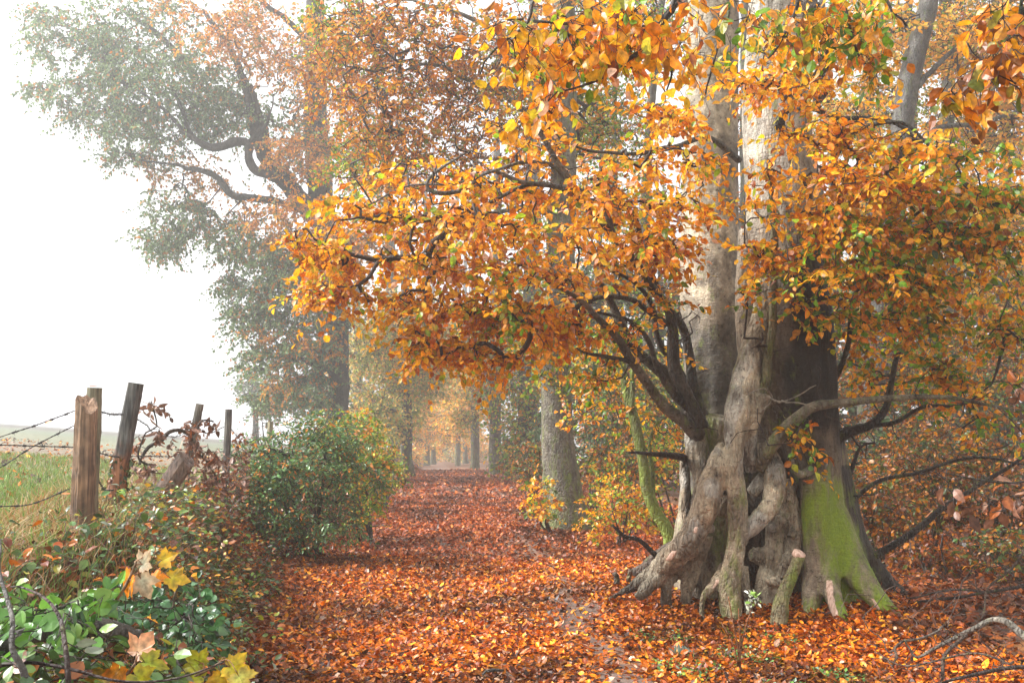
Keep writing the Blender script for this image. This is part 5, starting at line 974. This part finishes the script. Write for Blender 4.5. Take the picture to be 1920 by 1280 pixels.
tangle(800, 10, 17, .05, .30, .050, 8, ['bramble', 'dead', 'rust', 'bush'], [.4, .25, .25, .1], TF, L=.35)
tangle(600, 16, 40, .05, .4, .07, 8, ['dead', 'litterdark', 'bramble'], [.35, .35, .3], TF, x0=.1, L=.5, rr=.004)
br = mb.build('bramble_tangle', M_green, None, False); tag(br, 'tangle of bramble, ivy and weeds covering the bank below the fence', 'brambles', kind='stuff')
o = st.build('bramble_stems', M_twig, None); tag(o, 'thin brown bramble runners arching over the left bank', 'brambles', kind='stuff')

# ------------------------------------------------------------------ foreground plants at the lower left
def maple(label, stem, leaves, col='yel'):
    """stem: pixel tube; leaves: (u, v, Y, size m, dir deg in picture, colour, face tilt)"""
    root = empty('sycamore_seedling', tuple(at(*stem[-1][:3]))); tag(root, label, 'seedling')
    p, r = px_tube(stem); p, r = resample(p, r, .04); b = MB(); b.tube(p, r, 6, (.22, .13, .07)); b.build('stem', M_twig, root)
    for (u, v, Y, s, ang, c, tl) in leaves:
        pos = at(u, v, Y); d = np.array([[math.cos(R(ang)), tl * .5, math.sin(R(ang))]]); nn = np.array([[.1 * math.sin(ang), -1.0, .55 + tl]])
        k = int(np.argmin(((p - pos) ** 2).sum(1))); st_ = MB(); q, rq = resample([p[k], (p[k] + pos) / 2 + [0, 0, .02], pos + unit(d)[0] * s * .1], [.0018, .0015, .0012], .03); st_.tube(q, rq, 5, (.35, .16, .08))
        lv = MB(); c = np.array([c]); add_leaves(lv, pos[None], d, nn, np.array([s * .72]), c, TM, .3, c * np.array([1.15, .75, .6])); lf = lv.build('leaf', M_maple, root, False); st_.build('leaf_stalk', M_twig, lf)
    return root
M_maple = leaf_mat('sycamore_leaf', .4, .4, .45, .55, 55)
YE, GR, ORG, PALE, DG = (.62, .50, .02), (.36, .46, .03), (.80, .36, .02), (.55, .58, .42), (.10, .26, .03)
maple('tall sycamore seedling with yellow, orange and pale wilting leaves below the fence posts',
      [(140, 1205, 3.4, 5), (190, 1150, 3.4, 6), (225, 1115, 3.4, 6), (250, 1068, 3.4, 5), (255, 1052, 3.4, 4)],
      [(262, 1062, 3.4, .085, 45, PALE, .2), (300, 1052, 3.4, .085, 25, YE, -.2), (315, 1082, 3.4, .10, -15, (.60, .52, .02), .1), (262, 1080, 3.4, .105, -65, PALE, .1), (246, 1078, 3.4, .12, -120, ORG, .5), (285, 1085, 3.45, .07, 10, ORG, .3)])
maple('low sycamore seedling with broad lime-green leaves at the bottom edge',
      [(200, 1330, 3.0, 6), (235, 1270, 3.0, 5), (255, 1240, 3.0, 4)],
      [(265, 1240, 3.0, .10, -10, GR, .1), (250, 1262, 2.95, .09, -40, (.42, .48, .03), .1), (225, 1250, 3.0, .10, -110, ORG, .1), (200, 1270, 3.0, .10, -150, (.55, .45, .02), .2), (255, 1228, 3.05, .10, 55, (.70, .45, .25), .9)])
maple('sycamore seedling with yellow-green leaves on pink stalks at the bottom, nearest the path',
      [(330, 1340, 3.2, 6), (350, 1280, 3.2, 5), (400, 1250, 3.2, 4), (415, 1238, 3.2, 3)],
      [(375, 1250, 3.2, .085, 130, GR, .2), (425, 1248, 3.2, .11, -15, (.55, .52, .03), .1), (445, 1262, 3.15, .09, -60, (.45, .50, .12), .3), (380, 1268, 3.2, .09, 170, (.40, .50, .03), .2), (415, 1262, 3.2, .09, -100, (.62, .50, .03), .4)])
def leafy(label, stem, blobs, palette, K, L, size, mat=M_green, tmpl=TB, nm='bramble_plant', tilt=.35):
    root = empty(nm, tuple(at(*stem[-1][:3]))); tag(root, label, 'plant'); p, r = px_tube(stem); p, r = resample(p, r, .03); b = MB(); b.tube(p, r, 6, (.10, .07, .04)); b.build('stem', M_twig, root)
    crown(root, [(p, r)], [(blob_points(blobs), palette)], K, L, size, mat, tmpl, .0014, .35, tilt, .14, True, .0014, .05, 4, name='foliage', curl=.3); return root
PAL['lush'] = ([(.10, .26, .035), (.16, .36, .05), (.06, .17, .03), (.24, .40, .10)], [.35, .3, .2, .15])
PAL['deep'] = ([(.045, .13, .045), (.07, .19, .06), (.035, .09, .035), (.12, .24, .10)], [.35, .3, .2, .15])
leafy('big fresh green oval leaves at the left edge, above the fallen bough', [(130, 1130, 3.2, 4), (60, 1170, 3.2, 5), (20, 1300, 3.2, 6)], [(60, 1140, 3.2, 70, 40, .25, 16), (140, 1135, 3.2, 40, 25, .2, 9), (20, 1180, 3.2, 40, 40, .2, 10), (110, 1170, 3.1, 60, 25, .2, 8)], 'lush', 5, .13, .060, tilt=.6)
leafy('dark blue-green bramble leaves right of the fallen bough, beside the path', [(330, 1100, 3.9, 4), (320, 1170, 3.9, 5), (300, 1280, 3.9, 6)], [(340, 1160, 3.9, 60, 50, .3, 36), (300, 1130, 4, 60, 30, .3, 18), (390, 1190, 3.9, 30, 30, .2, 12), (250, 1110, 4.1, 50, 30, .3, 14)], 'deep', 5, .12, .046, tilt=.5)
leafy('mixed green and rust bramble at the bottom left corner, under the bough', [(80, 1240, 2.9, 4), (100, 1300, 2.9, 5)], [(60, 1240, 2.9, 90, 30, .25, 22), (160, 1230, 3.0, 60, 30, .25, 16), (300, 1240, 3.2, 60, 30, .3, 16)], 'bramble', 5, .12, .055)
for lab, pts in (('thick grey fallen bough lying across the lower left corner', [(-60, 1222, 3.0, 34), (0, 1208, 3.05, 34), (60, 1192, 3.1, 33), (130, 1180, 3.2, 34), (190, 1174, 3.3, 36), (235, 1178, 3.4, 30), (262, 1186, 3.45, 14)]),
                 ('dark thorny stem climbing from the bottom left corner past the bough', [(60, 1320, 2.7, 14), (45, 1260, 2.7, 13), (22, 1215, 2.7, 11), (18, 1160, 2.75, 9), (8, 1120, 2.8, 8), (-6, 1060, 2.85, 6), (0, 1010, 2.9, 4)]),
                 ('dark twisted stem rising from the bottom edge under the seedling', [(125, 1320, 2.8, 12), (125, 1250, 2.8, 10), (118, 1190, 2.85, 9), (108, 1150, 2.9, 7), (80, 1120, 2.95, 5), (20, 1100, 3.0, 3)]),
                 ('long thin brown stem arching low along the bottom left', [(-30, 1255, 2.8, 6), (40, 1243, 2.8, 7), (130, 1252, 2.8, 6), (220, 1268, 2.8, 5), (330, 1262, 2.85, 4), (420, 1240, 2.9, 3)])):
    c = at(*pts[0][:3]); root = empty('fallen_branch' if 'bough' in lab else 'thorny_bramble', tuple(c)); tag(root, lab, 'branch' if 'bough' in lab else 'bramble')
    limb('stem' if 'bough' not in lab else 'bough', pts, root, col=(.13, .12, .11) if 'bough' in lab else (.07, .045, .04), sides=9, step=.03, moss=.02, bend=.006)

# seedling with white-green leaves in front of the old beech
root = empty('seedling', tuple(at(1388, 1250, 6.6))); tag(root, 'thin red-brown stems with pale whitish leaves growing in front of the old beech', 'plant')
for pts in ([(1392, 1262, 6.6, 4), (1382, 1200, 6.6, 3), (1372, 1150, 6.6, 2.5), (1366, 1118, 6.6, 2)], [(1390, 1262, 6.6, 4), (1388, 1190, 6.6, 3), (1385, 1140, 6.6, 2)], [(1386, 1250, 6.6, 3), (1396, 1185, 6.6, 3), (1410, 1140, 6.6, 2)], [(1384, 1245, 6.6, 3), (1375, 1205, 6.6, 2.5), (1352, 1165, 6.6, 2)]):
    limb('stem', pts, root, col=(.30, .12, .05), sides=5, step=.04, moss=0, bend=.003)
lv = MB(); n = 34; P = blob_points([(1410, 1125, 6.6, 17, 24, .06, n)]); add_leaves(lv, P, rng.normal(0, 1, (n, 3)), np.array([0, -.6, .7]) + rng.normal(0, .4, (n, 3)), rng.uniform(.025, .045, n), np.array([(.62, .70, .55)]) * rng.uniform(.7, 1.1, (n, 1)) * np.where(rng.random((n, 1)) < .25, np.array([[.5, .8, .2]]), 1), TH, .3)
lv.build('foliage', M_green, root, False)
for lab, u, v in (('grey-green upright leaves of a small plant on the verge left of the pale-leaved stems', 1268, 1180), ('two small blue-grey leaves poking out of the litter near the bottom of the verge', 1292, 1205)):
    lv = MB(); n = 6; c = at(u, v, 7.2); P = np.repeat(c[None], n, 0) + rng.normal(0, .02, (n, 3)); P[:, 2] = gz(P[:, 0], P[:, 1]) + .01; add_leaves(lv, P, np.array([0, 0, 1.]) + rng.normal(0, .5, (n, 3)), np.array([0, -1., .2]) + rng.normal(0, .3, (n, 3)), rng.uniform(.05, .1, n), np.array([(.24, .34, .28)]) * rng.uniform(.8, 1.2, (n, 1)), TH, .2, wid=.7)
    tag(lv.build('weed', M_green, None, False), lab, 'plant')

# dead branches lying at the lower right
def dead(label, specs, twigs_n=30, col=(.21, .19, .165)):
    root = empty('fallen_branch', tuple(at(*specs[0][0][:3]))); tag(root, label, 'branch'); sk = [limb('bough' if i == 0 else 'side_branch', s, root, col=col if i % 2 == 0 else (.11, .075, .055), sides=8, step=.05, moss=.08, bend=.008) for i, s in enumerate(specs)]
    if twigs_n:
        P = np.vstack([p[rng.integers(0, len(p), twigs_n // len(sk))] for p, r in sk]) + rng.normal(0, .16, (twigs_n // len(sk) * len(sk), 3)); P[:, 2] = np.maximum(P[:, 2], gz(P[:, 0], P[:, 1]) + .02)
        _, _, po = grow(sk, P, .0022, .06, .25)
        for p, r in po: t = MB(); t.tube(p, r, 4, (.08, .055, .045), cap=False); t.build('twig', M_twig, root)
dead('grey dead branch arching over the leaves at the lower right edge', [[(1990, 1240, 6.2, 16), (1925, 1200, 6.3, 15), (1890, 1170, 6.4, 13), (1860, 1163, 6.5, 11), (1830, 1178, 6.5, 10), (1790, 1198, 6.6, 8), (1760, 1210, 6.6, 7), (1722, 1228, 6.7, 5), (1710, 1212, 6.7, 4), (1696, 1198, 6.7, 3)],
     [(1812, 1190, 6.5, 8), (1780, 1215, 6.4, 7), (1768, 1235, 6.4, 7), (1766, 1275, 6.3, 6)], [(1700, 1200, 6.7, 4), (1735, 1190, 6.8, 4), (1768, 1172, 6.9, 3)], [(1695, 1200, 6.7, 5), (1682, 1215, 6.7, 6), (1686, 1232, 6.6, 5), (1675, 1248, 6.6, 3)]], 40)
dead('dark brittle dead branch low on the ground at the bottom right corner', [[(1960, 1250, 5.9, 9), (1880, 1245, 5.9, 8), (1800, 1268, 5.8, 6), (1740, 1285, 5.8, 4)], [(1900, 1240, 5.9, 5), (1830, 1225, 6.2, 4), (1700, 1248, 6.4, 3), (1640, 1222, 6.6, 2)]], 30, (.07, .05, .045))
dead('tangle of thin dark dead twigs on the ground behind the grey arching branch', [[(1950, 1080, 8.4, 7), (1880, 1105, 8.4, 6), (1800, 1120, 8.6, 5), (1690, 1130, 8.8, 4)], [(1930, 1020, 8, 5), (1890, 1070, 8, 5), (1850, 1110, 8, 4), (1840, 1160, 7.8, 3)], [(1850, 1110, 8, 4), (1780, 1105, 8.2, 4), (1700, 1120, 8.4, 3)]], 60, (.055, .04, .036))
dead('broken root end lying beside the long sloping root of the old beech', [[(1188, 1072, 10.3, 16), (1215, 1060, 10.2, 26), (1255, 1030, 10.1, 26), (1290, 1005, 10.0, 18)], [(1178, 1090, 10.0, 10), (1182, 1068, 10, 8)], [(1156, 1095, 10, 12), (1152, 1074, 10, 9)]], 0, (.10, .075, .06))
dead('thin pale stick lying on the leaves at the bottom of the path', [[(905, 1264, 6.45, 4), (925, 1258, 6.5, 7), (944, 1256, 6.55, 4)]], 0, (.08, .075, .07))

# ------------------------------------------------------------------ haze
b = MB(); x0, x1, y0, y1, z0, z1 = -154, 154, -12, 163, -3.4, 36
V = [(x, y, z) for z in (z0, z1) for y in (y0, y1) for x in (x0, x1)]
b.add(V, [(0, 2, 3, 1), (4, 5, 7, 6), (0, 1, 5, 4), (2, 6, 7, 3), (0, 4, 6, 2), (1, 3, 7, 5)])
M_haze = bpy.data.materials.new('mist'); M_haze.use_nodes = True; n = M_haze.node_tree.nodes; n.clear()
ou = n.new('ShaderNodeOutputMaterial'); pv = n.new('ShaderNodeVolumePrincipled'); pv.inputs['Color'].default_value = (.99, .99, .99, 1); pv.inputs['Density'].default_value = .0038; pv.inputs['Anisotropy'].default_value = .6
M_haze.node_tree.links.new(pv.outputs[0], ou.inputs['Volume'])
hz = b.build('haze', M_haze, None, False); tag(hz, 'white autumn mist filling the wood and the field', 'mist', kind='stuff')
print('all done', sum(len(o.data.polygons) for o in scene.objects if o.type == 'MESH'))
